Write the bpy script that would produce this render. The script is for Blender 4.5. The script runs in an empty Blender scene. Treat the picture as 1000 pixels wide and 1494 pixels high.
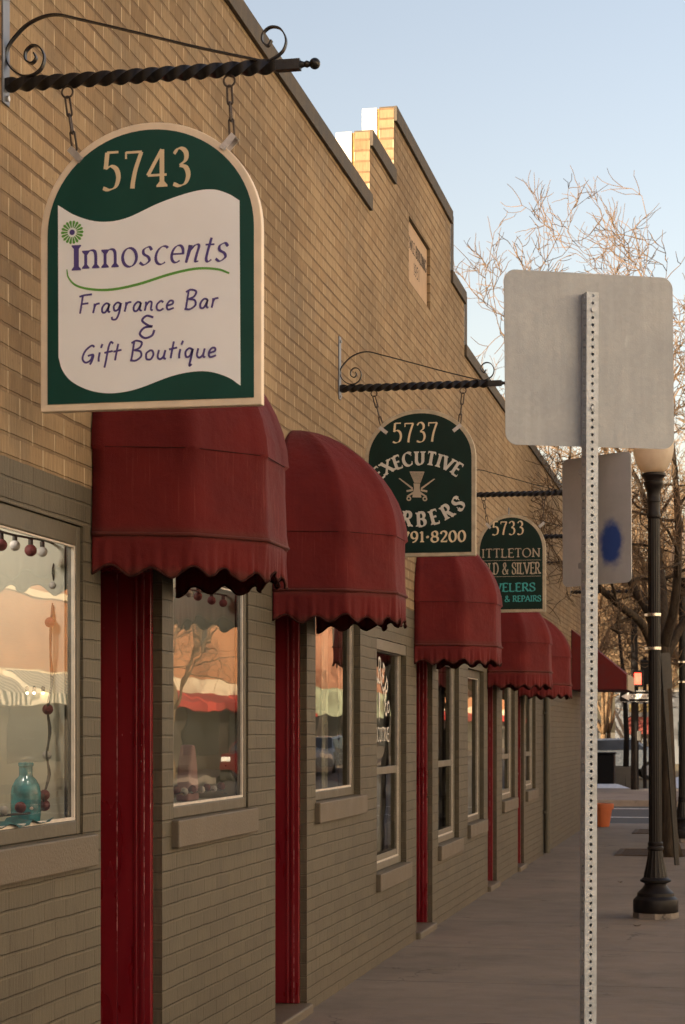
import bpy, math, random
from mathutils import Vector, Matrix
R = math.radians
PI = math.pi
scene = bpy.context.scene
COL = scene.collection

# ------------------------------------------------------------------ camera
CAM = Vector((2.204, 0.0, 1.5)); YAW = R(11.39); F = 2800.0; CXP, CYP = 500.0, 1066.0
S_, C_ = math.sin(YAW), math.cos(YAW)
cd = bpy.data.cameras.new('camera'); cam = bpy.data.objects.new('camera', cd); COL.objects.link(cam)
cam.location = CAM; cam.rotation_euler = (R(90), 0, YAW)
cd.sensor_fit = 'AUTO'; cd.sensor_width = 36; cd.lens = F*36/1494
cd.shift_y = (CYP-747)/1494; cd.clip_start = .05; cd.clip_end = 3000
cd.dof.use_dof = True; cd.dof.focus_distance = 8.3; cd.dof.aperture_fstop = 12
scene.camera = cam

# ------------------------------------------------------------------ light
SUN_EL, SUN_AZ = R(11), R(220)
w = bpy.data.worlds.new("World"); scene.world = w; w.use_nodes = True
nt = w.node_tree; bg = nt.nodes['Background']
sky = nt.nodes.new('ShaderNodeTexSky'); sky.sky_type = 'NISHITA'; sky.sun_disc = False
sky.sun_elevation = SUN_EL; sky.sun_rotation = SUN_AZ; sky.air_density = 1.0; sky.dust_density = 3.2; sky.ozone_density = 1.0
tint = nt.nodes.new('ShaderNodeMix'); tint.data_type = 'RGBA'; tint.blend_type = 'MULTIPLY'; tint.inputs[0].default_value = 1
tint.inputs[7].default_value = (1.24, .975, .845, 1)
nt.links.new(sky.outputs[0], tint.inputs[6]); nt.links.new(tint.outputs[2], bg.inputs[0])
bg.inputs[1].default_value = .08
sl = bpy.data.lights.new('sun', 'SUN'); sl.energy = 3.5; sl.angle = R(.5); sl.color = (1, .84, .60)
so = bpy.data.objects.new('sun', sl); COL.objects.link(so)
sdir = Vector((math.sin(SUN_AZ)*math.cos(SUN_EL), math.cos(SUN_AZ)*math.cos(SUN_EL), math.sin(SUN_EL)))
so.rotation_euler = sdir.to_track_quat('Z', 'Y').to_euler(); so.location = sdir*60
vs = scene.view_settings
vs.view_transform = 'Standard'; vs.look = 'None'; vs.exposure = 2.14; vs.gamma = 1
scene.cycles.max_bounces = 8; scene.cycles.transparent_max_bounces = 12
scene.cycles.caustics_reflective = False; scene.cycles.caustics_refractive = False
scene.cycles.use_denoising = True

# ------------------------------------------------------------------ survey helpers (pixels of the photo -> metres)
def ray(px, py):
    u = (px-CXP)/F; v = (CYP-py)/F
    return Vector((u*C_-S_, u*S_+C_, v))
def on_x(px, py, X):
    d = ray(px, py); t = (X-CAM.x)/d.x; return CAM+d*t
def on_y(px, py, Y):
    d = ray(px, py); return CAM+d*(Y/d.y)
def at_z(px, py, Z):
    return CAM+ray(px, py)*Z
def WY(px, X=0.0):
    return on_x(px, CYP, X).y

# ------------------------------------------------------------------ node helpers
class NT:
    def __init__(s, name):
        s.m = bpy.data.materials.new(name); s.m.use_nodes = True
        s.t = s.m.node_tree; s.n = s.t.nodes; s.n.clear()
        s.out = s.n.new('ShaderNodeOutputMaterial')
    def put(s, sock, v):
        if isinstance(v, bpy.types.NodeSocket): s.t.links.new(v, sock)
        elif isinstance(v, (tuple, list)):
            sock.default_value = tuple(v)+(1,) if len(v) == 3 and sock.type == 'RGBA' else tuple(v)
        else: sock.default_value = v
    def m1(s, op, a, b=0.0, c=0.0, clamp=False):
        n = s.n.new('ShaderNodeMath'); n.operation = op; n.use_clamp = clamp
        s.put(n.inputs[0], a); s.put(n.inputs[1], b)
        if op in ('MULTIPLY_ADD', 'SMOOTH_MIN', 'PINGPONG', 'WRAP', 'COMPARE'): s.put(n.inputs[2], c)
        return n.outputs[0]
    def mr(s, v, a, b, c=0.0, d=1.0, smooth=True):
        n = s.n.new('ShaderNodeMapRange'); n.interpolation_type = 'SMOOTHSTEP' if smooth else 'LINEAR'
        s.put(n.inputs[0], v); s.put(n.inputs[1], a); s.put(n.inputs[2], b); s.put(n.inputs[3], c); s.put(n.inputs[4], d)
        return n.outputs[0]
    def mix(s, f, a, b, blend='MIX'):
        n = s.n.new('ShaderNodeMix'); n.data_type = 'RGBA'; n.blend_type = blend
        s.put(n.inputs[0], f); s.put(n.inputs[6], a); s.put(n.inputs[7], b); return n.outputs[2]
    def noise(s, vec, scale, detail=3, rough=.55, dim='3D'):
        n = s.n.new('ShaderNodeTexNoise'); n.noise_dimensions = dim
        if vec is not None: s.put(n.inputs['Vector'], vec)
        n.inputs['Scale'].default_value = scale; n.inputs['Detail'].default_value = detail; n.inputs['Roughness'].default_value = rough
        return n.outputs[0]
    def mapv(s, vec, scale=(1, 1, 1), loc=(0, 0, 0)):
        n = s.n.new('ShaderNodeMapping'); s.put(n.inputs[0], vec); n.inputs[1].default_value = loc; n.inputs[3].default_value = scale
        return n.outputs[0]
    def comb(s, x, y, z=0.0):
        n = s.n.new('ShaderNodeCombineXYZ'); s.put(n.inputs[0], x); s.put(n.inputs[1], y); s.put(n.inputs[2], z); return n.outputs[0]
    def sep(s, v):
        n = s.n.new('ShaderNodeSeparateXYZ'); s.put(n.inputs[0], v); return n.outputs
    def coord(s, which='Object'):
        return s.n.new('ShaderNodeTexCoord').outputs[which]
    def bump(s, h, dist=.01, strength=1.0):
        n = s.n.new('ShaderNodeBump'); s.put(n.inputs['Height'], h); n.inputs['Distance'].default_value = dist; n.inputs['Strength'].default_value = strength
        return n.outputs[0]
    def bsdf(s, col, rough=.6, metal=0.0, normal=None, spec=.5, **kw):
        n = s.n.new('ShaderNodeBsdfPrincipled')
        s.put(n.inputs['Base Color'], col); s.put(n.inputs['Roughness'], rough); s.put(n.inputs['Metallic'], metal)
        s.put(n.inputs['Specular IOR Level'], spec)
        if normal is not None: s.put(n.inputs['Normal'], normal)
        for k, v in kw.items(): s.put(n.inputs[k.replace('_', ' ')], v)
        s.t.links.new(n.outputs[0], s.out.inputs[0]); return n

def pm(name, col, rough=.6, metal=0.0, var=.12, scale=8.0, bump=0.0, bscale=60.0, spec=.5, stretch=(1, 1, 1), **kw):
    t = NT(name); co = t.mapv(t.coord(), stretch)
    n = t.noise(co, scale, 4)
    f = t.mr(n, .3, .7, 1-var, 1+var, False)
    c = t.mix(1.0, col, t.comb(f, f, f), 'MULTIPLY')
    rr = t.mr(n, .3, .7, max(rough-.08, .02), min(rough+.08, 1), False)
    nm = t.bump(t.noise(co, bscale, 3), bump) if bump else None
    t.bsdf(c, rr, metal, nm, spec, **kw)
    return t.m

def brick_mat():
    t = NT('tan_and_painted_brick')
    uv = t.sep(t.coord('UV')); u, v = uv[0], uv[1]
    p = t.coord('UV')
    wob = t.m1('MULTIPLY_ADD', t.m1('SUBTRACT', t.noise(p, 3.0, 3), .5), .012, v)
    wob = t.m1('MULTIPLY_ADD', t.m1('SUBTRACT', t.noise(p, 26.0, 2), .5), .005, wob)
    vr = t.m1('DIVIDE', t.m1('SUBTRACT', wob, 2.35), .0677)
    row = t.m1('FLOOR', vr); fv = t.m1('FRACT', vr)
    off = t.m1('MULTIPLY', t.m1('PINGPONG', row, 1.0), .5)
    jit = t.n.new('ShaderNodeTexWhiteNoise'); jit.noise_dimensions = '1D'; t.put(jit.inputs['W'], row)
    ur = t.m1('ADD', t.m1('ADD', t.m1('DIVIDE', u, .206), off), t.m1('MULTIPLY', jit.outputs[0], .07))
    colm = t.m1('FLOOR', ur); fu = t.m1('FRACT', ur)
    hj = t.mr(t.m1('ABSOLUTE', t.m1('SUBTRACT', fv, .08)), .07, .115, 1, 0)
    vj = t.mr(t.m1('ABSOLUTE', t.m1('SUBTRACT', fu, .035)), .022, .04, 1, 0)
    wn = t.n.new('ShaderNodeTexWhiteNoise'); wn.noise_dimensions = '2D'; t.put(wn.inputs['Vector'], t.comb(colm, row))
    rnd = wn.outputs[0]
    score = t.noise(t.comb(t.m1('MULTIPLY', u, 95), t.m1('MULTIPLY', v, 9)), 1.0, 3, .6)
    fine = t.noise(p, 70, 3)
    stain = t.noise(p, .8, 5, .65)
    a = t.mix(rnd, (.262, .172, .090), (.325, .228, .128))
    sc = t.mr(score, .3, .75, .78, 1.18, False)
    a = t.mix(1.0, a, t.comb(sc, sc, sc), 'MULTIPLY')
    st = t.mr(stain, .36, .66, .72, 1.06)
    a = t.mix(1.0, a, t.comb(st, st, st), 'MULTIPLY')
    gy = t.mr(t.noise(p, 1.7, 5, .7), .5, .72, 0, .55); a = t.mix(gy, a, (.17, .13, .09))
    spk = t.mr(t.noise(p, 55, 2), .64, .72, 0, .45); a = t.mix(spk, a, (.13, .085, .05))
    a = t.mix(t.m1('MULTIPLY', vj, t.mr(t.noise(p, 9, 2), .35, .6, .35, .9)), a, (.43, .33, .21))
    a = t.mix(t.m1('MULTIPLY', hj, t.mr(t.noise(p, 2.2, 4, .6), .36, .62, .35, .88)), a, (.12, .074, .040))
    # paint
    b = t.mix(rnd, (.083, .068, .045), (.100, .083, .055))
    fs = t.mr(score, .3, .75, .88, 1.1, False)
    b = t.mix(1.0, b, t.comb(fs, fs, fs), 'MULTIPLY')
    st2 = t.mr(stain, .35, .65, .88, 1.05)
    b = t.mix(1.0, b, t.comb(st2, st2, st2), 'MULTIPLY')
    lj = t.mr(t.m1('ABSOLUTE', t.m1('SUBTRACT', fv, .03)), .03, .07, 1, 0)
    uj = t.mr(t.m1('ABSOLUTE', t.m1('SUBTRACT', fv, .12)), .03, .06, 1, 0)
    b = t.mix(t.m1('MULTIPLY', lj, t.mr(t.noise(p, 4, 3), .35, .6, .15, .7)), b, (.135, .115, .08))  # joint relief put into the colour: lit brick tops pale, line above dark
    b = t.mix(t.m1('MULTIPLY', uj, .45), b, (.04, .032, .02))
    drip = t.noise(t.comb(t.m1('MULTIPLY', u, 30), t.m1('MULTIPLY', v, 1.6)), 1.0, 4, .6)
    dk = t.mr(drip, .52, .72, 1.0, .8)
    b = t.mix(1.0, b, t.comb(dk, dk, dk), 'MULTIPLY')
    vb = t.mr(t.noise(p, 40, 2), .68, .74, 0, .5)
    b = t.mix(vb, b, (.05, .04, .028))
    # dirt splashed up from the pavement
    dirt = t.m1('MULTIPLY', t.mr(t.m1('ADD', v, t.m1('MULTIPLY', t.noise(p, 5, 3), .3)), .08, .42, .5, 0), 1.0)
    b = t.mix(dirt, b, (.085, .065, .045))
    painted = t.m1('LESS_THAN', vr, .02)
    c = t.mix(painted, a, b)
    jo = t.m1('MAXIMUM', hj, t.m1('MULTIPLY', vj, t.mr(painted, 0, 1, .5, .25, False)))
    h = t.m1('ADD', t.m1('SUBTRACT', 1.0, jo), t.m1('ADD', t.m1('MULTIPLY', score, .28), t.m1('MULTIPLY', fine, .12)))
    h = t.m1('ADD', h, t.m1('MULTIPLY', rnd, .25))
    nm = t.bump(h, .0065)
    t.bsdf(c, t.m1('SUBTRACT', .9, t.m1('MULTIPLY', painted, .28)), 0, nm, .35)
    return t.m

def fabric_mat():
    t = NT('red_awning_fabric'); o = t.coord('UV'); s3 = t.sep(o)
    streak = t.noise(t.comb(t.m1('MULTIPLY', s3[0], 90), t.m1('MULTIPLY', s3[1], 2.6)), 1.0, 4, .65)
    big = t.noise(o, 3.0, 4)
    c = t.mix(t.mr(big, .35, .65), (.094, .0082, .0085), (.118, .0100, .0095))
    zone = t.m1('MULTIPLY', t.mr(t.noise(o, 1.6, 3), .38, .6), t.mr(s3[1], .40, .47, 1, .12))
    c = t.mix(t.m1('MULTIPLY', zone, t.mr(streak, .52, .70, 0, .8)), c, (.19, .042, .036))
    # grime near the lower band and hem (attribute painted by height: v is metres above the hem)
    hem = t.mr(t.m1('ADD', s3[1], t.m1('MULTIPLY', t.noise(o, 14, 3), .05)), .02, .06, .75, 0)
    band = t.mr(t.m1('ABSOLUTE', t.m1('SUBTRACT', t.m1('ADD', s3[1], t.m1('MULTIPLY', t.noise(o, 7, 3), .03)), .155)), .0, .028, .5, 0)
    c = t.mix(t.m1('MAXIMUM', hem, band), c, (.075, .022, .017))
    weave = t.noise(t.comb(t.m1('MULTIPLY', s3[0], 300), t.m1('MULTIPLY', s3[1], 300)), 1, 1)
    h = t.m1('ADD', t.m1('MULTIPLY', weave, .25), t.m1('MULTIPLY', t.noise(o, 12, 3), 1.2))
    t.bsdf(c, .75, 0, t.bump(h, .006), .14, Sheen_Weight=.05, Sheen_Roughness=.5, Sheen_Tint=(1, .75, .7, 1))
    return t.m

def door_mat():
    t = NT('red_gloss_paint'); o = t.coord(); s3 = t.sep(o)
    n = t.noise(t.mapv(o, (9, 9, 2)), 1.0, 3)
    c = t.mix(t.mr(n, .3, .7), (.135, .0045, .010), (.17, .0065, .013))
    chip = t.noise(t.mapv(o, (1, 1, .25)), 95, 2)
    pat = t.noise(o, 5, 2)
    k = t.m1('MULTIPLY', t.mr(chip, .73, .75), t.mr(pat, .5, .6))
    c = t.mix(k, c, (.45, .33, .3))
    t.bsdf(c, t.mr(n, .3, .7, .22, .42), 0, t.bump(n, .0012), .5)
    return t.m

def concrete_mat(name, base, joints=True):
    t = NT(name); o = t.coord(); s3 = t.sep(o)
    big = t.noise(o, .7, 5, .6); mid = t.noise(o, 6, 4); fine = t.noise(o, 130, 3)
    broom = t.noise(t.mapv(o, (3, 70, 3)), 1, 3)
    f = t.m1('MULTIPLY', t.mr(big, .3, .7, .8, 1.15, False), t.m1('MULTIPLY', t.mr(mid, .3, .7, .92, 1.07, False), t.m1('MULTIPLY', t.mr(fine, .3, .7, .84, 1.14, False), t.mr(broom, .3, .7, .9, 1.1, False))))
    c = t.mix(1.0, base, t.comb(f, f, f), 'MULTIPLY')
    st = t.mr(t.noise(o, 1.7, 5, .7), .45, .75, 1.0, .72); c = t.mix(1.0, c, t.comb(st, st, st), 'MULTIPLY')
    vo = t.n.new('ShaderNodeTexVoronoi'); vo.feature = 'DISTANCE_TO_EDGE'; vo.inputs['Scale'].default_value = .55
    wv = t.n.new('ShaderNodeVectorMath'); wv.operation = 'ADD'; t.put(wv.inputs[0], o); t.put(wv.inputs[1], t.comb(t.m1('MULTIPLY', t.noise(o, 3.5, 4), .5), t.m1('MULTIPLY', t.noise(o, 4.1, 4), .5)))
    t.put(vo.inputs['Vector'], wv.outputs[0])
    ck = t.m1('MULTIPLY', t.mr(vo.outputs['Distance'], .0015, .006, 1, 0), t.mr(t.noise(o, .8, 2), .52, .6))
    c = t.mix(t.m1('MULTIPLY', ck, .7), c, tuple(x*.25 for x in base))
    spot = t.mr(t.noise(o, 9, 2), .70, .74, 0, .35)
    c = t.mix(spot, c, tuple(x*.5 for x in base))
    h = t.m1('ADD', t.m1('MULTIPLY', fine, .5), broom)
    if joints:
        jy = t.m1('ABSOLUTE', t.m1('SUBTRACT', t.m1('FRACT', t.m1('DIVIDE', t.m1('ADD', s3[1], .55), 1.83)), .5))
        jx = t.m1('ABSOLUTE', t.m1('SUBTRACT', s3[0], 1.42))
        wob = t.m1('MULTIPLY', t.m1('SUBTRACT', mid, .5), .004)
        g = t.mr(t.m1('ADD', jy, wob), .002, .0065, 1, 0)
        c = t.mix(t.m1('MULTIPLY', g, .5), c, (.03, .023, .018)); h = t.m1('SUBTRACT', h, t.m1('MULTIPLY', g, 2))
    t.bsdf(c, t.mr(mid, .3, .7, .7, .92), 0, t.bump(h, .002), .4)
    return t.m

def glass_mat(name='window_glass', ior=1.62):
    t = NT(name)
    fr = t.n.new('ShaderNodeFresnel'); fr.inputs[0].default_value = ior
    wav = t.noise(t.mapv(t.coord(), (1, 1.2, 2.2)), 2.2, 1)
    nb = t.bump(wav, .0016, .5)
    tr = t.n.new('ShaderNodeBsdfTransparent'); tr.inputs[0].default_value = (.86, .88, .86, 1)
    gl = t.n.new('ShaderNodeBsdfGlossy'); gl.inputs['Roughness'].default_value = .004; gl.inputs['Color'].default_value = (.97, .97, .95, 1)
    t.t.links.new(nb, gl.inputs['Normal'])
    mx = t.n.new('ShaderNodeMixShader'); t.t.links.new(fr.outputs[0], mx.inputs[0]); t.t.links.new(tr.outputs[0], mx.inputs[1]); t.t.links.new(gl.outputs[0], mx.inputs[2])
    t.t.links.new(mx.outputs[0], t.out.inputs[0]); return t.m

def plain_brick(name, c1, c2, mortar, bw=.22, bh=.075):
    t = NT(name); n = t.n.new('ShaderNodeTexBrick'); t.put(n.inputs['Vector'], t.coord('UV'))
    t.put(n.inputs['Color1'], c1); t.put(n.inputs['Color2'], c2); t.put(n.inputs['Mortar'], mortar)
    n.inputs['Scale'].default_value = 1; n.inputs['Brick Width'].default_value = bw; n.inputs['Row Height'].default_value = bh; n.inputs['Mortar Size'].default_value = .008
    st = t.mr(t.noise(t.coord(), .6, 4), .3, .7, .82, 1.12, False)
    t.bsdf(t.mix(1.0, n.outputs[0], t.comb(st, st, st), 'MULTIPLY'), .85, 0, t.bump(n.outputs[1], -.004))
    return t.m

def bark_mat(name, c1, c2):
    t = NT(name); o = t.coord()
    n = t.noise(t.mapv(o, (14, 14, 2.2)), 1.0, 5, .65); b = t.noise(o, 1.3, 3)
    c = t.mix(t.mr(n, .3, .7), c1, c2); f = t.mr(b, .3, .7, .7, 1.2, False)
    t.bsdf(t.mix(1.0, c, t.comb(f, f, f), 'MULTIPLY'), .9, 0, t.bump(n, .03), .2); return t.m

def galv_mat(name, base, var=.18, metal=.75, rough=.42):
    t = NT(name); o = t.coord()
    v = t.n.new('ShaderNodeTexVoronoi'); t.put(v.inputs['Vector'], o); v.inputs['Scale'].default_value = 70
    sp = t.sep(v.outputs['Color'])[0]
    n = t.noise(o, 5, 5, .65); gr = t.noise(t.mapv(o, (40, 40, 3)), 1, 3)
    f = t.m1('MULTIPLY', t.mr(sp, 0, 1, 1-var*.5, 1+var*.5, False), t.m1('MULTIPLY', t.mr(n, .3, .7, 1-var, 1+var, False), t.mr(gr, .3, .7, .94, 1.06, False)))
    c = t.mix(1.0, base, t.comb(f, f, f), 'MULTIPLY')
    sc = t.mr(t.noise(t.mapv(o, (9, 9, 3)), 1.3, 3), .70, .78, 0, .5)
    c = t.mix(sc, c, tuple(min(1, x*1.35) for x in base))
    t.bsdf(c, t.mr(n, .3, .7, rough-.08, rough+.12, False), metal, t.bump(t.noise(o, 180, 2), .0005), .5); return t.m

def blue_plate_mat():
    t = NT('aluminium_with_blue_paint'); o = t.coord(); s3 = t.sep(o)
    n = t.noise(o, 5, 5, .65)
    f = t.mr(n, .3, .7, .86, 1.12, False)
    c = t.mix(1.0, (.42, .42, .43), t.comb(f, f, f), 'MULTIPLY')
    dx = t.m1('DIVIDE', t.m1('SUBTRACT', s3[0], .066), .052); dz = t.m1('DIVIDE', t.m1('ADD', s3[2], .085), .088)
    r = t.m1('SQRT', t.m1('ADD', t.m1('MULTIPLY', dx, dx), t.m1('MULTIPLY', dz, dz)))
    r = t.m1('ADD', r, t.m1('MULTIPLY', t.m1('SUBTRACT', t.noise(o, 16, 4), .5), .95))
    k = t.mr(r, .62, 1.2, 1, 0)
    c = t.mix(t.m1('MULTIPLY', k, .97), c, (.004, .045, .24))
    t.bsdf(c, .5, t.m1('MULTIPLY', t.m1('SUBTRACT', 1.0, k), .3), None, .4); return t.m

def worn_mat():
    t = NT('worn_paint_edge'); o = t.coord()
    n = t.noise(t.mapv(o, (30, 30, 22)), 1.0, 4, .7); g = t.noise(t.mapv(o, (1, 1, 2.2)), 1.0, 2)
    k = t.m1('MULTIPLY', t.mr(n, .46, .58), t.mr(g, .38, .55))
    t.bsdf(t.mix(k, (.13, .005, .012), (.42, .22, .22)), .5, 0, None, .3); return t.m

def emit_mat(name, col, st):
    t = NT(name); t.bsdf((.02, .02, .02), .4, Emission_Color=tuple(col)+(1,), Emission_Strength=st); return t.m

M = {}
M['brick'] = brick_mat()
M['fabric'] = fabric_mat()
M['door'] = door_mat()
M['walk'] = concrete_mat('pavement_concrete', (.190, .149, .117))
M['kerbc'] = concrete_mat('kerb_concrete', (.20, .17, .145), False)
M['asphalt'] = pm('asphalt', (.05, .05, .052), .85, var=.25, scale=3, bump=.004, bscale=220)
M['coping'] = pm('coping_metal', (.072, .056, .04), .8, var=.4, scale=5, bump=.004, stretch=(1, 2.5, .6))
M['paint'] = pm('olive_grey_paint', (.078, .066, .045), .5, var=.1, scale=6, bump=.0015, bscale=40)
M['paint_light'] = pm('light_grey_paint', (.135, .115, .085), .5, var=.1, scale=5, bump=.001)
M['sill'] = pm('painted_stone_sill', (.104, .081, .055), .6, var=.1, scale=5, bump=.002, bscale=90)
M['bead'] = pm('white_glazing_bead', (.52, .46, .40), .5, var=.15, scale=20)
M['glass'] = glass_mat()
M['iron'] = pm('black_iron', (.010, .0085, .0085), .38, .0, var=.3, scale=18, bump=.0012, bscale=90, spec=.35)
M['plate_iron'] = pm('wall_plate_paint', (.16, .17, .20), .42, .3, var=.25, scale=14)
M['chain'] = pm('rusty_chain', (.07, .052, .042), .5, .6, var=.35, scale=60)
M['zinc'] = galv_mat('zinc_clamp', (.52, .50, .49))
M['galv'] = galv_mat('galvanised_steel', (.39, .42, .46), .22, .35, .5)
M['galv_dark'] = galv_mat('weathered_steel', (.06, .053, .046), .25, .3, .6)
M['alu'] = galv_mat('dull_aluminium', (.268, .283, .31), .08, .4, .5)
M['alu_blue'] = blue_plate_mat()
M['green1'] = pm('dark_green_sign_face', (.006, .056, .046), .4, var=.12, scale=5, spec=.25)
M['green2'] = pm('black_green_sign_face', (.005, .020, .0155), .45, var=.2, scale=8, spec=.18)
M['cream'] = pm('cream_sign_edge', (.76, .63, .49), .5, var=.08, scale=12)
M['cream2'] = pm('weathered_cream_edge', (.42, .35, .25), .6, var=.2, scale=25)
M['cream_letter'] = pm('cream_lettering', (.70, .57, .38), .5, var=.06)
M['white_letter'] = pm('white_lettering', (.58, .55, .49), .5, var=.12, scale=30)
M['tan_letter'] = pm('tan_lettering', (.40, .33, .25), .5, var=.1)
M['teal_letter'] = pm('teal_lettering', (.04, .33, .33), .5, var=.1)
M['white_panel'] = pm('white_panel', (.88, .90, .95), .4, var=.03, scale=3)
M['purple'] = pm('purple_lettering', (.075, .05, .24), .5, var=.05)
M['leaf_green'] = pm('green_flourish', (.12, .36, .06), .5, var=.05)
M['brass'] = pm('brass', (.55, .36, .10), .25, 1.0, var=.15, scale=40)
M['worn'] = worn_mat()
M['stone'] = pm('plaque_stone', (.42, .29, .185), .85, var=.1, scale=10, bump=.002)
M['dark'] = pm('dark_recess', (.02, .017, .014), .9)
M['white_metal'] = pm('white_flashing', (.50, .49, .46), .5, var=.08, scale=4)
M['foam'] = pm('yellow_sealant', (.34, .19, .05), .9, var=.3, scale=40, bump=.006)
M['roof'] = pm('roof_membrane', (.25, .24, .22), .9)
M['room'] = pm('room_wall', (.34, .31, .24), .8, var=.1, scale=2)
M['room_dark'] = pm('room_floor', (.06, .05, .045), .8)
M['backdrop'] = pm('cream_display_panel', (.56, .52, .43), .75, var=.08, scale=2, stretch=(1, 9, .4))
M['curtain'] = pm('grey_curtain', (.30, .29, .28), .85, var=.1)
M['blind'] = pm('tan_blind', (.34, .29, .21), .8, var=.12, stretch=(1, 1, 30))
M['ball_red'] = pm('dark_red_ball', (.13, .022, .022), .65, var=.2, scale=60, bump=.002, bscale=200)
M['ball_white'] = pm('off_white_ball', (.50, .45, .42), .65, var=.12, scale=60, bump=.002, bscale=200)
M['cord'] = pm('brown_cord', (.05, .04, .03), .7)
M['teal_glass'] = pm('teal_glass', (.05, .26, .31), .18, var=.5, scale=26, spec=.7)
M['teal_cloth'] = pm('teal_cloth', (.03, .10, .10), .8, var=.4, scale=30)
M['pink'] = pm('pink_cloth', (.42, .25, .25), .8, var=.15)
M['lamp_iron'] = pm('brown_black_lamp_paint', (.010, .0075, .007), .45, .0, var=.3, scale=12, bump=.001, spec=.22)
M['steel_band'] = pm('steel_band', (.62, .58, .50), .3, .9)
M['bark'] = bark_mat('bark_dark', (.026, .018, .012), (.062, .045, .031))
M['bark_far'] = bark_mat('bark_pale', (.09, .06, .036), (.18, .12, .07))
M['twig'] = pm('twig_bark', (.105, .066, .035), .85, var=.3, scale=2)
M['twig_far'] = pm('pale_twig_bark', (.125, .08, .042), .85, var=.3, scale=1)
M['pole_wood'] = bark_mat('utility_pole_wood', (.009, .0075, .007), (.02, .016, .014))
M['terracotta'] = pm('terracotta_plastic', (.42, .105, .035), .6, var=.1)
M['soil'] = pm('soil', (.035, .026, .02), .95)
M['snow'] = pm('old_snow', (.74, .78, .84), .8, var=.1, scale=6, bump=.03, bscale=8)
M['bin'] = pm('black_bin', (.005, .005, .006), .6, spec=.15)
M['white_line'] = pm('road_paint', (.55, .56, .58), .8, var=.2, scale=12)
M['sign_white'] = pm('sign_white', (.70, .69, .66), .45)
M['sign_black'] = pm('sign_black', (.007, .007, .007), .5, spec=.15)
M['red_light'] = emit_mat('red_signal_light', (1, .06, .03), 1.6)
M['bulb'] = emit_mat('warm_bulb', (1, .75, .35), 6.0)
M['car_paint'] = pm('pale_blue_car_paint', (.32, .38, .42), .25, .3, var=.04)
M['car_red'] = pm('dark_red_car_paint', (.10, .012, .012), .25, .3, var=.04)
M['car_glass'] = pm('car_glass', (.03, .036, .04), .08, var=.05, spec=.9)
M['rubber'] = pm('rubber', (.015, .015, .015), .8)
M['grate'] = pm('rusty_tree_grate', (.06, .035, .02), .85, var=.3, scale=20)
M['grass'] = pm('dry_winter_grass', (.16, .13, .07), .95, var=.3, scale=4, bump=.02, bscale=30)
M['pale_render'] = pm('pale_render', (.16, .145, .12), .85, var=.08)
M['bounce_white_render'] = pm('bounce_white_render', (.84, .82, .77), .85, var=.05)
M['orange_brick'] = plain_brick('orange_brick', (.40, .155, .062), (.50, .21, .085), (.45, .30, .18))
M['salmon_brick'] = plain_brick('salmon_brick', (.46, .19, .11), (.55, .25, .15), (.48, .33, .22))
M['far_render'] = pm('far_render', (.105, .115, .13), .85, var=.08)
M['cream_wall'] = pm('cream_wall', (.78, .66, .47), .8, var=.08)
M['mint_wall'] = pm('mint_wall', (.50, .55, .38), .8, var=.08)
M['globe'] = None
def globe_mat():
    t = NT('frosted_globe'); n = t.n.new('ShaderNodeBsdfPrincipled')
    rib = t.noise(t.mapv(t.coord(), (1, 1, 1)), 12, 2)
    t.put(n.inputs['Base Color'], t.mix(t.mr(rib, .3, .7), (.62, .53, .43), (.74, .66, .56))); n.inputs['Roughness'].default_value = .35
    tr = t.n.new('ShaderNodeBsdfTranslucent'); tr.inputs[0].default_value = (.8, .66, .5, 1)
    mx = t.n.new('ShaderNodeMixShader'); mx.inputs[0].default_value = .45
    t.t.links.new(n.outputs[0], mx.inputs[1]); t.t.links.new(tr.outputs[0], mx.inputs[2]); t.t.links.new(mx.outputs[0], t.out.inputs[0]); return t.m
M['globe'] = globe_mat()

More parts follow.
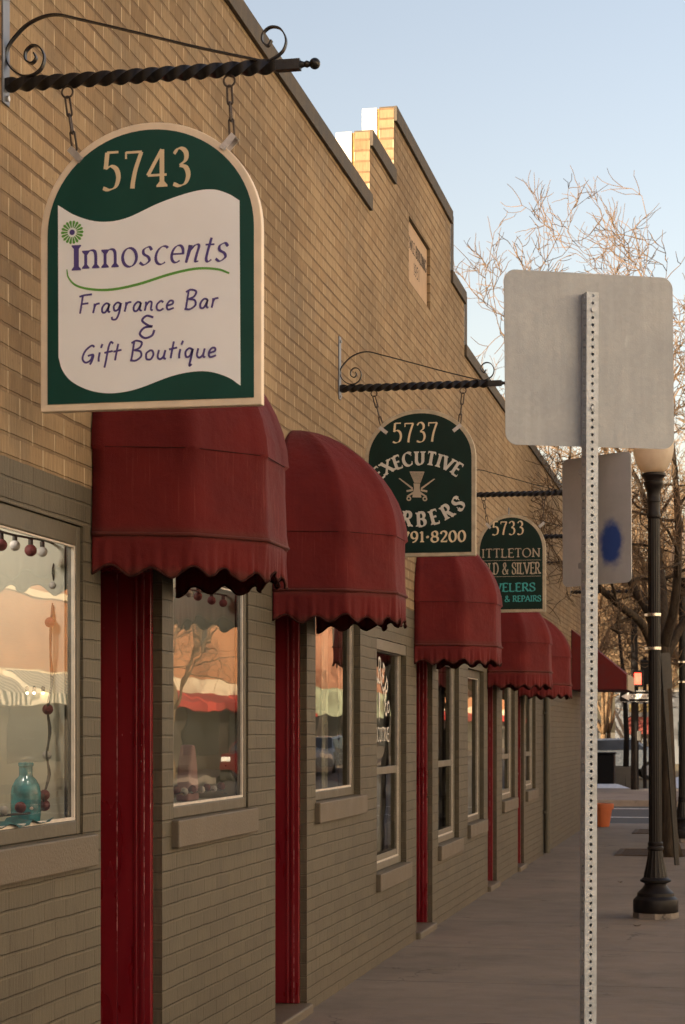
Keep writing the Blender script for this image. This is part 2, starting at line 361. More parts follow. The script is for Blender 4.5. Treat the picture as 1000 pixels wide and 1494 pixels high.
# ------------------------------------------------------------------ mesh builder
class MB:
    def __init__(s): s.v = []; s.f = []; s.uv = {}
    def add(s, vs, fs):
        b = len(s.v); s.v += [tuple(p) for p in vs]; s.f += [tuple(i+b for i in f) for f in fs]; return b
    def box(s, x0, x1, y0, y1, z0, z1):
        s.add([(x0, y0, z0), (x1, y0, z0), (x1, y1, z0), (x0, y1, z0), (x0, y0, z1), (x1, y0, z1), (x1, y1, z1), (x0, y1, z1)],
              [(0, 3, 2, 1), (4, 5, 6, 7), (0, 1, 5, 4), (1, 2, 6, 5), (2, 3, 7, 6), (3, 0, 4, 7)]); return s
    def quad(s, a, b, c, d): s.add([a, b, c, d], [(0, 1, 2, 3)]); return s
    def prism(s, pts, fn, t0, t1):
        """polygon pts (2d, counter-clockwise) extruded between t0 and t1; fn(a, b, t) -> 3d"""
        n = len(pts)
        vs = [fn(a, b, t0) for a, b in pts]+[fn(a, b, t1) for a, b in pts]
        s.add(vs, [tuple(range(n))[::-1], tuple(range(n, 2*n))]+[(i, (i+1) % n, n+(i+1) % n, n+i) for i in range(n)]); return s
    def tube(s, pts, rad, sides=8, cap=True):
        pts = [Vector(p) for p in pts]; n = len(pts)
        if not isinstance(rad, (list, tuple)): rad = [rad]*n
        prev = None; rings = []
        for i in range(n):
            d = (pts[min(i+1, n-1)]-pts[max(i-1, 0)])
            if d.length < 1e-9: d = Vector((0, 0, 1))
            d.normalize()
            if prev is None:
                a = d.orthogonal().normalized()
            else:
                a = prev-d*prev.dot(d)
                a = a.normalized() if a.length > 1e-6 else d.orthogonal().normalized()
            prev = a; b = d.cross(a)
            rings.append([pts[i]+(a*math.cos(2*PI*k/sides)+b*math.sin(2*PI*k/sides))*rad[i] for k in range(sides)])
        vs = [p for r in rings for p in r]; fs = []
        for i in range(n-1):
            for k in range(sides):
                k2 = (k+1) % sides; fs.append((i*sides+k, i*sides+k2, (i+1)*sides+k2, (i+1)*sides+k))
        if cap: fs += [tuple(range(sides))[::-1], tuple((n-1)*sides+k for k in range(sides))]
        s.add(vs, fs); return s
    def lathe(s, prof, sides=32, c=(0, 0, 0), flute=None):
        vs = []; n = len(prof)
        for r, z in prof:
            for k in range(sides):
                a = 2*PI*k/sides; rr = r*(flute(k, z) if flute else 1)
                vs.append((c[0]+rr*math.cos(a), c[1]+rr*math.sin(a), c[2]+z))
        fs = []
        for i in range(n-1):
            for k in range(sides):
                k2 = (k+1) % sides; fs.append((i*sides+k, i*sides+k2, (i+1)*sides+k2, (i+1)*sides+k))
        fs += [tuple(range(sides))[::-1], tuple((n-1)*sides+k for k in range(sides))]
        s.add(vs, fs); return s
    def sphere(s, c, r, u=14, v=9, sz=1.0):
        prof = [(max(r*math.sin(PI*i/v), 1e-4), -r*sz*math.cos(PI*i/v)) for i in range(v+1)]
        return s.lathe(prof, u, c)
    def sweep(s, pts, sec, up=(0, 1, 0), twist=None, closed=False):
        """section sec (list of (a,b)) along pts; a along the side vector, b along `up`"""
        pts = [Vector(p) for p in pts]; n = len(pts); m = len(sec); vs = []; up = Vector(up)
        for i in range(n):
            d = (pts[(i+1) % n if closed else min(i+1, n-1)]-pts[i-1 if closed else max(i-1, 0)]).normalized()
            side = d.cross(up).normalized(); u2 = side.cross(d).normalized()
            tw = twist(i/(n-1)) if twist else 0
            ct, st = math.cos(tw), math.sin(tw)
            for a, b in sec:
                vs.append(pts[i]+side*(a*ct-b*st)+u2*(a*st+b*ct))
        fs = []
        for i in range(n if closed else n-1):
            j = (i+1) % n
            for k in range(m):
                k2 = (k+1) % m; fs.append((i*m+k, i*m+k2, j*m+k2, j*m+k))
        if not closed: fs += [tuple(range(m))[::-1], tuple((n-1)*m+k for k in range(m))]
        s.add(vs, fs); return s
    def build(s, name, mat, parent=None, smooth=False, bevel=0.0, loc=None, boxuv=False, solid=0.0):
        me = bpy.data.meshes.new(name); me.from_pydata(s.v, [], s.f); me.materials.append(mat)
        if boxuv or s.uv:
            ul = me.uv_layers.new(name='UVMap')
            for p in me.polygons:
                nx, ny, nz = abs(p.normal.x), abs(p.normal.y), abs(p.normal.z)
                for li in p.loop_indices:
                    vi = me.loops[li].vertex_index
                    if s.uv: ul.data[li].uv = s.uv.get(vi, (0, 0)); continue
                    x, y, z = s.v[vi]
                    ul.data[li].uv = (y, z) if nx >= ny and nx >= nz else ((x+.103, z) if ny >= nz else (y, x+2.31))
        if smooth:
            me.polygons.foreach_set('use_smooth', [True]*len(me.polygons))
            if smooth is not True:
                try: me.set_sharp_from_angle(angle=smooth)
                except Exception: pass
        me.update()
        o = bpy.data.objects.new(name, me); COL.objects.link(o)
        if parent is not None: o.parent = parent
        if loc is not None: o.location = loc
        if solid:
            md = o.modifiers.new('solid', 'SOLIDIFY'); md.thickness = solid; md.offset = 0
        if bevel:
            md = o.modifiers.new('bevel', 'BEVEL'); md.width = bevel; md.segments = 2; md.limit_method = 'ANGLE'
        return o

def thing(name, label, cat, loc=(0, 0, 0), rz=0.0, group=None):
    o = bpy.data.objects.new(name, None); COL.objects.link(o); o.location = loc; o.rotation_euler = (0, 0, rz)
    o.empty_display_size = .1; tag(o, label, cat, group); return o
def tag(o, label, cat, group=None):
    o['label'] = label; o['category'] = cat
    if group: o['group'] = group
    return o
def struct(o, kind='structure'): o['kind'] = kind; return o
def copy_tree(o, parent=None):
    c = o.copy(); COL.objects.link(c); c.parent = parent
    for ch in list(o.children): copy_tree(ch, c)
    return c
def smooth_path(pts, n=6):
    pts = [Vector(p) for p in pts]; out = []
    P = [pts[0]*2-pts[1]]+pts+[pts[-1]*2-pts[-2]]
    for i in range(1, len(P)-2):
        a, b, c, d = P[i-1:i+3]
        for k in range(n):
            t = k/n
            out.append(.5*((2*b)+(c-a)*t+(2*a-5*b+4*c-d)*t*t+(3*b-a-3*c+d)*t**3))
    out.append(pts[-1]); return out
# ------------------------------------------------------------------ ground, roads
def sheet(name, mat, x0, x1, y0, y1, z, kind='structure'):
    o = MB().quad((x0, y0, z), (x1, y0, z), (x1, y1, z), (x0, y1, z)).build(name, mat); struct(o, kind); return o
sheet('ground', M['grass'], -900, 900, -900, 1500, -.17)
sheet('main_road', M['asphalt'], 3.15, 14.2, -60, 320, -.145)
sheet('cross_road', M['asphalt'], -120, 120, 31.6, 41.9, -.140)
WALK_END = 31.2
pv = MB(); pv.box(-.02, 3.0, -9, WALK_END, -.165, 0)
struct(pv.build('pavement', M['walk']))
kb = MB(); kb.box(3.003, 3.15, -9, WALK_END, -.165, .003)
struct(kb.build('kerb', M['kerbc'], bevel=.012))
kb = MB(); kb.box(-120, 3.15, WALK_END+.003, WALK_END+.16, -.165, .002)
struct(kb.build('kerb_corner', M['kerbc'], bevel=.012))
fp = MB(); fp.box(-120, 3.0, 42.1, 50.5, -.165, -.002)
struct(fp.build('far_pavement', M['kerbc']))
kb = MB(); kb.box(-120, 3.15, 41.9, 42.097, -.165, .0)
struct(kb.build('far_kerb', M['kerbc'], bevel=.012))
op = MB(); op.box(14.2, 17.0, -60, 31.4, -.165, 0); op.box(14.2, 17.0, 42.1, 320, -.165, 0)
struct(op.build('opposite_pavement', M['kerbc']))
ml = MB()
ml.box(-60, 60, 36.55, 36.67, -.139, -.134); ml.box(-60, 60, 40.6, 40.72, -.139, -.134)
struct(ml.build('road_marking', M['white_line']))
def blob(name, cx, cy, rx, ry, h, seed, z=0.0, mat='snow'):
    rng = random.Random(seed); mb = MB(); n = 26; vs = [(cx, cy, z+h)]; 
    for ring, (f, hh) in enumerate(((.4, .85), (.75, .5), (1, 0))):
        for k in range(n):
            a = 2*PI*k/n; j = 1+.25*math.sin(3*a+seed)+rng.uniform(-.12, .12)
            vs.append((cx+rx*f*j*math.cos(a), cy+ry*f*j*math.sin(a), z+h*hh*rng.uniform(.7, 1.2)+(.002 if hh == 0 else 0)))
    fs = [(0, 1+k, 1+(k+1) % n) for k in range(n)]
    for r in range(2):
        for k in range(n):
            k2 = (k+1) % n; fs.append((1+r*n+k, 1+(r+1)*n+k, 1+(r+1)*n+k2, 1+r*n+k2))
    mb.add(vs, fs); o = mb.build(name, M[mat], smooth=True); o['kind'] = 'stuff'; return o
blob('snow', .9, 31.75, 1.6, .28, .05, 3, -.138)
blob('snow', -1.2, 52.6, 1.1, .5, .22, 5, -.17)
blob('snow', 1.2, 57.5, 1.5, .9, .3, 8, -.17)

# ------------------------------------------------------------------ the brick shop building
B0, B1 = -7.0, 30.2
PAR = [(B0, 11.8, 4.85), (11.8, 12.68, 5.26), (12.68, 15.36, 5.69), (15.36, 16.18, 5.22), (16.18, B1, 4.78)]
WIN = [  # near, far, sill, head, kind
    (4.3, 6.37, 1.14, 2.21, 'fixed'), (7.47, 8.71, 1.14, 2.21, 'fixed'), (10.2, 11.49, 1.11, 2.21, 'fixed'),
    (12.05, 13.19, .585, 2.095, 'sash'), (14.69, 15.85, .61, 2.10, 'sash'), (16.4, 17.5, .69, 2.04, 'blind'),
    (18.95, 20.1, .80, 2.06, 'sash'), (21.2, 22.3, .83, 2.02, 'sash')]
DOOR = [(6.56, 7.32), (9.255, 9.98), (13.63, 14.39), (17.79, 18.5), (20.39, 21.0)]
DH = 2.16
PLQ = (13.3, 14.28, 4.66, 5.12)
bld = thing('shop_building', 'long one-storey tan brick shop row with stepped parapet and olive painted base', 'building', (0, 0, 0))
holes = [(a, b, z0, z1) for a, b, z0, z1, k in WIN]+[(a, b, .03, DH) for a, b in DOOR]+[PLQ]
ys = sorted({B0, B1, *[p[1] for p in PAR], *[h[0] for h in holes], *[h[1] for h in holes]})
zs = sorted({-.1, *[p[2]-.012 for p in PAR], *[h[2] for h in holes], *[h[3] for h in holes]})
def top_at(y):
    for a, b, t in PAR:
        if a <= y <= b: return t-.012
wl = MB()
for i in range(len(ys)-1):
    for j in range(len(zs)-1):
        y, z = (ys[i]+ys[i+1])/2, (zs[j]+zs[j+1])/2
        if z > top_at(y) or any(h[0] < y < h[1] and h[2] < z < h[3] for h in holes): continue
        wl.quad((0, ys[i], zs[j]), (0, ys[i+1], zs[j]), (0, ys[i+1], zs[j+1]), (0, ys[i], zs[j+1]))
for a, b, z0, z1 in holes:
    d = -.026 if (a, b, z0, z1) == PLQ else -.14
    wl.quad((0, b, z0), (d, b, z0), (d, b, z1), (0, b, z1)); wl.quad((d, a, z0), (0, a, z0), (0, a, z1), (d, a, z1))
    wl.quad((d, a, z1), (0, a, z1), (0, b, z1), (d, b, z1)); wl.quad((0, a, z0), (d, a, z0), (d, b, z0), (0, b, z0))
for i in range(4):
    y = PAR[i][1]; t0, t1 = sorted((PAR[i][2]-.012, PAR[i+1][2]-.012))
    if PAR[i+1][2] > PAR[i][2]: wl.quad((0, y, t0), (-.10, y, t0), (-.10, y, t1), (0, y, t1))
    else: wl.quad((-.10, y, t0), (0, y, t0), (0, y, t1), (-.10, y, t1))
wl.quad((0, B1, -.1), (-26, B1, -.1), (-26, B1, 4.68), (0, B1, 4.68)); wl.quad((-26, B0, -.1), (0, B0, -.1), (0, B0, 4.75), (-26, B0, 4.75))
wl.quad((-26, B1, -.1), (-26, B0, -.1), (-26, B0, 4.6), (-26, B1, 4.6))
wl.build('wall', M['brick'], bld, boxuv=True)
cp = MB()
for k, (a, b, t) in enumerate(PAR):
    cp.box(.001, .022, a+(.002 if k else 0), b-.002, t-.1, t); cp.box(-.099, .0005, a+(.004 if k else 0), b-.002, t-.0115, t-.001)
for i in (2, 3):
    y = PAR[i][1]; cp.box(.0005, .004, y, y+.15, PAR[i+1][2]+.001, PAR[i][2]-.001)
cp.build('coping', M['coping'], bld, bevel=.006)
fl = MB(); fo = MB()
for k, (a, b, t) in enumerate(PAR):
    fl.box(-.218, -.114, a+.003*k, b-.003+.003*k, 4.42, t-.004); fo.box(-.1135, -.1003, a+.012, b-.012, 4.42, t-.012)
fl.build('parapet_flashing', M['white_metal'], bld, bevel=.004); fo.build('parapet_sealant', M['foam'], bld)
rf = MB(); rf.quad((-26, B0, 4.4), (-.219, B0, 4.4), (-.219, B1, 4.4), (-26, B1, 4.4)); rf.build('roof', M['roof'], bld)
rm = MB()
rm.quad((-5, B0+.3, .02), (-.15, B0+.3, .02), (-.15, B1-.3, .02), (-5, B1-.3, .02))
rm.build('shop_floor', M['room_dark'], bld)
rm = MB()
rm.quad((-5, B0+.3, .02), (-5, B1-.3, .02), (-5, B1-.3, 2.9), (-5, B0+.3, 2.9)); rm.quad((-5, B0+.3, 2.9), (-5, B1-.3, 2.9), (-.15, B1-.3, 2.9), (-.15, B0+.3, 2.9))
for y in (B0+.3, 9.0, 11.75, 13.4, 16.1, 18.2, 20.25, B1-.3): rm.box(-4.99, -.16, y, y+.06, .03, 2.89)
rm.build('shop_partition', M['room'], bld)

FD = -.045
def window(k, a, b, z0, z1, kind):
    deep = kind != 'fixed' or k == 2
    fw = .065 if deep else .042
    FD = -.038 if deep else -.009
    f = MB(); x0, x1 = (-.12 if deep else -.05), FD
    f.box(x0, x1, a+.002, a+fw, z0+.002, z1-.002); f.box(x0, x1, b-fw, b-.002, z0+.002, z1-.002)
    f.box(x0, x1, a+fw, b-fw, z1-.07, z1-.002); f.box(x0, x1, a+fw, b-fw, z0+.002, z0+.05)
    gz0, gz1, ga, gb = z0+.05, z1-.07, a+fw, b-fw
    if kind == 'sash':
        mz = 1.235
        f.box(x0+.02, x1-.012, ga, gb, mz-.025, mz+.025)
        f.box(x0+.01, x1-.012, gb-.045, gb-.001, gz0, mz-.026); f.box(x0+.01, x1-.012, ga+.001, ga+.045, gz0, mz-.026)
        f.box(x0+.01, x1-.012, ga+.046, gb-.046, gz0, gz0+.05)
        f.box(-.026, -.002, a+.003, b-.003, z1-.075, z1-.004)
    fr = f.build('window_frame', M['paint_light'] if kind == 'sash' else M['paint'], bld, bevel=.004)
    g = MB()
    gx = FD-.017
    g.quad((gx, ga, gz0), (gx, gb, gz0), (gx, gb, gz1), (gx, ga, gz1))
    g.build('pane', M['glass'], fr)
    bd = MB(); t = .012
    xb0, xb1 = gx+.001, gx+.012
    bd.box(xb0, xb1, gb-t, gb-.001, gz0+t, gz1-.001); bd.box(xb0, xb1, ga, gb-.001, gz0+.001, gz0+t-.0005); bd.box(xb0, xb1, ga, gb-t-.001, gz1-t*.6, gz1-.001)
    bd.build('glazing_bead', M['bead'], fr)
    s = MB(); h = .115
    s.box(-.13, .032, a-.02, b+.075, z0-h, z0-.002)
    s.build('sill', M['sill'], fr, bevel=.006)
    return fr
frames = [window(k, *wd) for k, wd in enumerate(WIN)]
# display panels, curtains and blinds inside
def panel(name, mat, x, a, b, z0, z1, ret=None, wavy=0.0, parent=bld):
    mb = MB(); n = 40 if wavy else 1
    for i in range(n):
        ya, yb = a+(b-a)*i/n, a+(b-a)*(i+1)/n
        xa, xb = (x+wavy*math.sin(ya*70), x+wavy*math.sin(yb*70))
        mb.quad((xa, ya, z0), (xb, yb, z0), (xb, yb, z1), (xa, ya, z1))
    if ret: mb.box(x, ret, b, b+.015, z0, z1)
    return mb.build(name, mat, parent)
panel('display_panel', M['backdrop'], -.62, 4.0, 6.335, 1.0, 2.5, -.056)
panel('display_panel', M['room'], -.9, 7.3, 8.675, 1.0, 2.5, -.056)
sh = MB(); sh.box(-.62, -.056, 4.0, 6.33, 1.15, 1.185); sh.box(-.9, -.056, 7.3, 8.67, 1.15, 1.185); sh.build('display_shelf', M['backdrop'], bld)
panel('curtain', M['room'], -.20, 11.25, 11.45, 1.1, 2.2, None, .012)
for i in (3, 4, 6, 7):
    a, b, z0, z1, k = WIN[i]
    panel('curtain', M['curtain'], -.16, a+.35, b-.08, z0+.04, 1.22, None, .006)
a, b, z0, z1, k = WIN[5]
panel('window_blind', M['blind'], -.10, a+.08, b-.08, z0+.05, z1-.07)

def door(a, b, knob=None):
    s = MB(); xd = -.265
    s.box(xd-.045, xd, a+.035, b-.035, .055, DH-.04)
    for z0, z1 in ((.25, .95), (1.1, 1.95)):   # raised panels
        s.box(xd-.001, xd+.008, a+.14, b-.14, z0, z1)
    d = s.build('door', M['door'], bld, bevel=.004)
    f = MB(); wn_ = MB()
    for y0, y1, sg in ((b-.034, b-.001, -1), (a+.001, a+.034, 1)):
        f.box(-.30, -.037, y0, y1, .05, DH-.002)
        e = y0 if sg < 0 else y1
        def strip(xa, xb, h, e=e, sg=sg):
            if sg < 0 and h > .007: wn_.box(xb-.0006, xb+.0016, e-h-.0006, e-h+.002, .056, DH-.04)
            if sg < 0: f.box(xa, xb, e-h, e-.0005, .052, DH-.036)
            else: f.box(xa, xb, e+.0005, e+h, .052, DH-.036)
        strip(-.262, -.172, .014); strip(-.105, -.092, .006); strip(-.078, -.062, .008)
    f.box(-.30, -.037, a+.035, b-.035, DH-.034, DH-.002)
    f.build('door_frame', M['door'], d, bevel=.0025); wn_.build('worn_edge', M['worn'], d)
    if knob:
        for z, r in ((1.02, .026), (1.33, .018)):
            k = MB(); y = on_x(knob[0], knob[1], xd+.05).y
            k.lathe([(r*1.05, 0), (r*1.05, .006), (r*.45, .010), (r*.42, .035), (r*.9, .044), (r, .055), (r*.85, .066), (r*.3, .072)], 20)
            ob = k.build('door_knob' if r > .02 else 'deadbolt', M['brass'], d, smooth=True); ob.location = (xd+.002, y, z); ob.rotation_euler = (0, R(90), 0)
    t = MB(); t.box(-.30, .035, a-.012, b+.012, -.02, .048)
    t.build('threshold', M['sill'], bld, bevel=.01)
KNOB = [(120, 1330), (409, 1210), (611, 1168), (711.5, 1150), (755.5, 1140)]
for k, (a, b) in enumerate(DOOR): door(a, b, KNOB[k])
# plaque
pq = MB(); pq.box(-.055, -.025, PLQ[0]+.002, PLQ[1]-.002, PLQ[2]+.002, PLQ[3]-.002)
plaque = pq.build('stone_plaque', M['stone'], bld)
# down pipe
dp = MB(); y = WY(793); dp.tube([(.045, y, .02), (.045, y, 1.2), (.045, y, 2.3)], .04, 12)
for z in (.5, 1.7): dp.box(.002, .048, y-.055, y+.055, z, z+.03)
dp.build('downpipe', M['paint'], bld, smooth=R(40))
# ------------------------------------------------------------------ lettering
def A(cx, cy, rx, ry, a0, a1, n=14):
    return [(cx+rx*math.cos(R(a0+(a1-a0)*i/n)), cy+ry*math.sin(R(a0+(a1-a0)*i/n))) for i in range(n+1)]
def cr(*p, n=6):
    return [(v.x, v.y) for v in smooth_path([(x, y, 0) for x, y in p], n)]
# glyph: (advance, [(points, serif flags)])  flags: s/e serif bar at start/end, t/b small tick at end/start
G = {
 'A': (.78, [([(.03, 0), (.39, 1)], 's'), ([(.39, 1), (.75, 0)], 'e'), ([(.17, .34), (.61, .34)], '')]),
 'B': (.66, [([(.14, 0), (.14, 1)], 'se'), ([(.14, 1), (.34, 1)]+A(.34, .76, .21, .24, 90, -90)+[(.14, .52)], ''), ([(.14, .52), (.36, .52)]+A(.36, .26, .25, .26, 90, -90)+[(.14, 0)], '')]),
 'C': (.74, [(A(.42, .5, .36, .5, 48, 312, 24), 'tb')]),
 'D': (.78, [([(.14, 0), (.14, 1)], 'se'), ([(.14, 1), (.32, 1)]+A(.32, .5, .38, .5, 90, -90, 20)+[(.14, 0)], '')]),
 'E': (.60, [([(.14, 0), (.14, 1)], 'se'), ([(.14, 1), (.54, 1)], 't'), ([(.14, .52), (.44, .52)], 't'), ([(.14, 0), (.57, 0)], 't')]),
 'G': (.80, [(A(.42, .5, .36, .5, 48, 330, 24), 'b'), ([(.74, 0.08), (.74, .42)], 'e')]),
 'I': (.32, [([(.16, 0), (.16, 1)], 'se')]),
 'J': (.42, [([(.28, 1), (.28, .12)]+A(.14, .12, .14, .18, 0, -90, 8), 's')]),
 'L': (.58, [([(.14, 0), (.14, 1)], 'se'), ([(.14, 0), (.55, 0)], 't')]),
 'N': (.80, [([(.14, 0), (.14, 1)], 's'), ([(.10, 1), (.68, 0)], ''), ([(.68, 0), (.68, 1)], 'e')]),
 'O': (.82, [(A(.41, .5, .36, .5, 0, 360, 32), '')]),
 'P': (.62, [([(.14, 0), (.14, 1)], 'se'), ([(.14, 1), (.34, 1)]+A(.34, .74, .24, .26, 90, -90)+[(.14, .48)], '')]),
 'R': (.70, [([(.14, 0), (.14, 1)], 'se'), ([(.14, 1), (.34, 1)]+A(.34, .75, .22, .25, 90, -90)+[(.14, .5)], ''), ([(.34, .5), (.66, 0)], 'e')]),
 'S': (.60, [(cr((.52, .80), (.46, .95), (.30, 1.0), (.13, .92), (.09, .76), (.16, .61), (.32, .52), (.47, .41), (.54, .25), (.48, .08), (.30, 0), (.14, .05), (.07, .22)), 'tb')]),
 'T': (.66, [([(.33, 0), (.33, 1)], 's'), ([(.05, 1), (.61, 1)], 'tb')]),
 'U': (.80, [([(.16, 1), (.16, .30)]+A(.40, .30, .24, .30, 180, 360)+[(.64, 1)], 'se')]),
 'V': (.76, [([(.04, 1), (.39, 0)], 's'), ([(.39, 0), (.72, 1)], 'e')]),
 'W': (1.05, [([(.04, 1), (.31, 0)], 's'), ([(.31, 0), (.53, .95)], ''), ([(.53, .95), (.77, 0)], ''), ([(.77, 0), (1.01, 1)], 'e')]),
 'X': (.78, [([(.06, 1), (.72, 0)], 'se'), ([(.06, 0), (.70, 1)], 'se')]),
 'Y': (.72, [([(.04, 1), (.36, .48), (.36, 0)], 'se'), ([(.36, .48), (.68, 1)], 'e')]),
 '&': (.84, [(cr((.78, .42), (.66, .14), (.42, 0), (.18, .04), (.08, .24), (.20, .44), (.42, .60), (.50, .80), (.38, .99), (.22, .92), (.22, .72), (.40, .46), (.62, .16), (.80, .0)), '')]),
 ' ': (.36, []),
 '.': (.34, [(A(.17, .48, .03, .055, 0, 360, 12), '')]),
 '0': (.62, [(A(.31, .5, .24, .5, 0, 360, 28), '')]),
 '1': (.40, [([(.22, 0), (.22, 1)], 's'), ([(.06, .86), (.22, 1)], '')]),
 '2': (.60, [(cr((.09, .74), (.16, .95), (.32, 1), (.47, .90), (.49, .70), (.36, .42), (.10, .03)), ''), ([(.08, .03), (.54, .03)], 't')]),
 '3': (.58, [(cr((.08, .86), (.20, .99), (.34, .98), (.44, .86), (.42, .68), (.25, .55)), ''), (cr((.25, .55), (.43, .48), (.50, .28), (.42, .07), (.24, 0), (.06, .06)), '')]),
 '4': (.64, [([(.46, 0), (.46, 1)], 's'), ([(.46, 1), (.04, .32)], ''), ([(.04, .32), (.60, .32)], '')]),
 '5': (.58, [([(.50, 1), (.16, 1)], ''), ([(.17, 1), (.12, .56)], ''), (cr((.12, .56), (.28, .63), (.44, .54), (.50, .32), (.42, .08), (.22, 0), (.04, .05)), '')]),
 '7': (.56, [([(.05, .97), (.52, .97)], 'b'), (cr((.51, .97), (.34, .52), (.26, .18), (.24, 0)), '')]),
 '8': (.62, [(A(.31, .75, .19, .25, 0, 360, 24), ''), (A(.31, .26, .24, .26, 0, 360, 24), '')]),
 '9': (.60, [(A(.29, .68, .22, .32, 0, 360, 24), ''), (cr((.51, .68), (.48, .34), (.34, .08), (.16, .0)), '')]),
 # upright and italic lower case of the perfume shop's name
 'n1': (.56, [([(.12, 0), (.12, .68)], 'se'), (cr((.12, .5), (.24, .66), (.38, .66), (.44, .5), (.44, 0)), 'e')]),
 'o1': (.56, [(A(.28, .34, .22, .35, 0, 360, 24), '')]),
 's1': (.46, [(cr((.40, .56), (.28, .69), (.12, .60), (.14, .43), (.32, .30), (.38, .14), (.22, 0), (.06, .10)), 'tb')]),
 'c1': (.46, [(A(.28, .34, .22, .35, 50, 310, 18), 'b')]),
 'e1': (.48, [([(.08, .36), (.43, .36)]+A(.27, .36, .19, .33, 0, 310, 20), '')]),
 't1': (.36, [(cr((.20, .92), (.16, .4), (.16, .1), (.24, 0), (.34, .08)), ''), ([(.04, .66), (.34, .66)], '')]),
 'nit': (.54, [([(.06, .62), (.13, .68), (.09, 0)], ''), (cr((.10, .38), (.28, .66), (.42, .64), (.40, .3), (.40, .05), (.5, .04)), '')]),
}
H = {  # thin handwritten letters
 'F': (.58, [([(.14, .98), (.10, .02)], ''), (cr((-.02, .92), (.2, .99), (.56, 1.02)), ''), ([(.12, .52), (.44, .56)], '')]),
 'r': (.34, [(cr((.08, .52), (.09, .3), (.06, .02)), ''), (cr((.08, .3), (.16, .48), (.32, .52)), '')]),
 'a': (.46, [(cr((.36, .46), (.2, .5), (.06, .3), (.08, .06), (.22, .04), (.34, .3), (.37, .46), (.34, .12), (.44, .02)), '')]),
 'g': (.46, [(cr((.36, .46), (.2, .52), (.06, .34), (.12, .1), (.28, .16), (.37, .46), (.34, .0), (.24, -.34), (.06, -.36), (.02, -.22)), '')]),
 'n': (.46, [(cr((.06, .5), (.08, .3), (.05, .02)), ''), (cr((.06, .25), (.2, .48), (.33, .44), (.33, .1), (.42, .02)), '')]),
 'c': (.40, [(cr((.34, .42), (.22, .5), (.06, .32), (.08, .08), (.22, 0), (.38, .1)), '')]),
 'e': (.42, [(cr((.08, .24), (.3, .32), (.3, .47), (.16, .48), (.05, .26), (.12, .03), (.38, .1)), '')]),
 'B': (.60, [([(.12, 1), (.08, 0)], ''), (cr((.0, .9), (.2, 1.02), (.46, .92), (.4, .66), (.14, .52)), ''), (cr((.14, .54), (.44, .46), (.5, .2), (.28, .0), (.02, .02)), '')]),
 'G': (.64, [(cr((.54, .78), (.4, .86), (.14, .6), (.05, .22), (.2, .0), (.42, .1), (.5, .36)), ''), (cr((.28, .34), (.52, .38), (.5, .1), (.42, -.12)), '')]),
 'i': (.22, [(cr((.1, .5), (.08, .2), (.1, .02)), ''), ([(.13, .72), (.18, .92)], '')]),
 'f': (.36, [(cr((.38, .92), (.26, 1.0), (.18, .7), (.14, .1), (.1, -.3)), ''), ([(.02, .46), (.4, .54)], '')]),
 't': (.34, [(cr((.18, .9), (.14, .4), (.12, .05)), ''), ([(.0, .5), (.36, .58)], '')]),
 'o': (.46, [(cr((.22, .5), (.06, .34), (.1, .06), (.28, .04), (.38, .26), (.32, .46), (.2, .5)), '')]),
 'u': (.46, [(cr((.08, .5), (.06, .14), (.18, .02), (.32, .16), (.37, .48)), ''), (cr((.37, .48), (.34, .1), (.44, .02)), '')]),
 'q': (.46, [(cr((.36, .46), (.2, .52), (.06, .34), (.12, .08), (.28, .14), (.37, .46), (.33, .0), (.3, -.36), (.40, -.3)), '')]),
 '&': (.46, [(cr((.36, .9), (.16, .98), (.04, .78), (.22, .56), (.34, .5), (.12, .46), (.0, .2), (.16, .0), (.36, .1), (.42, .34)), '')]),
 ' ': (.30, []),
}
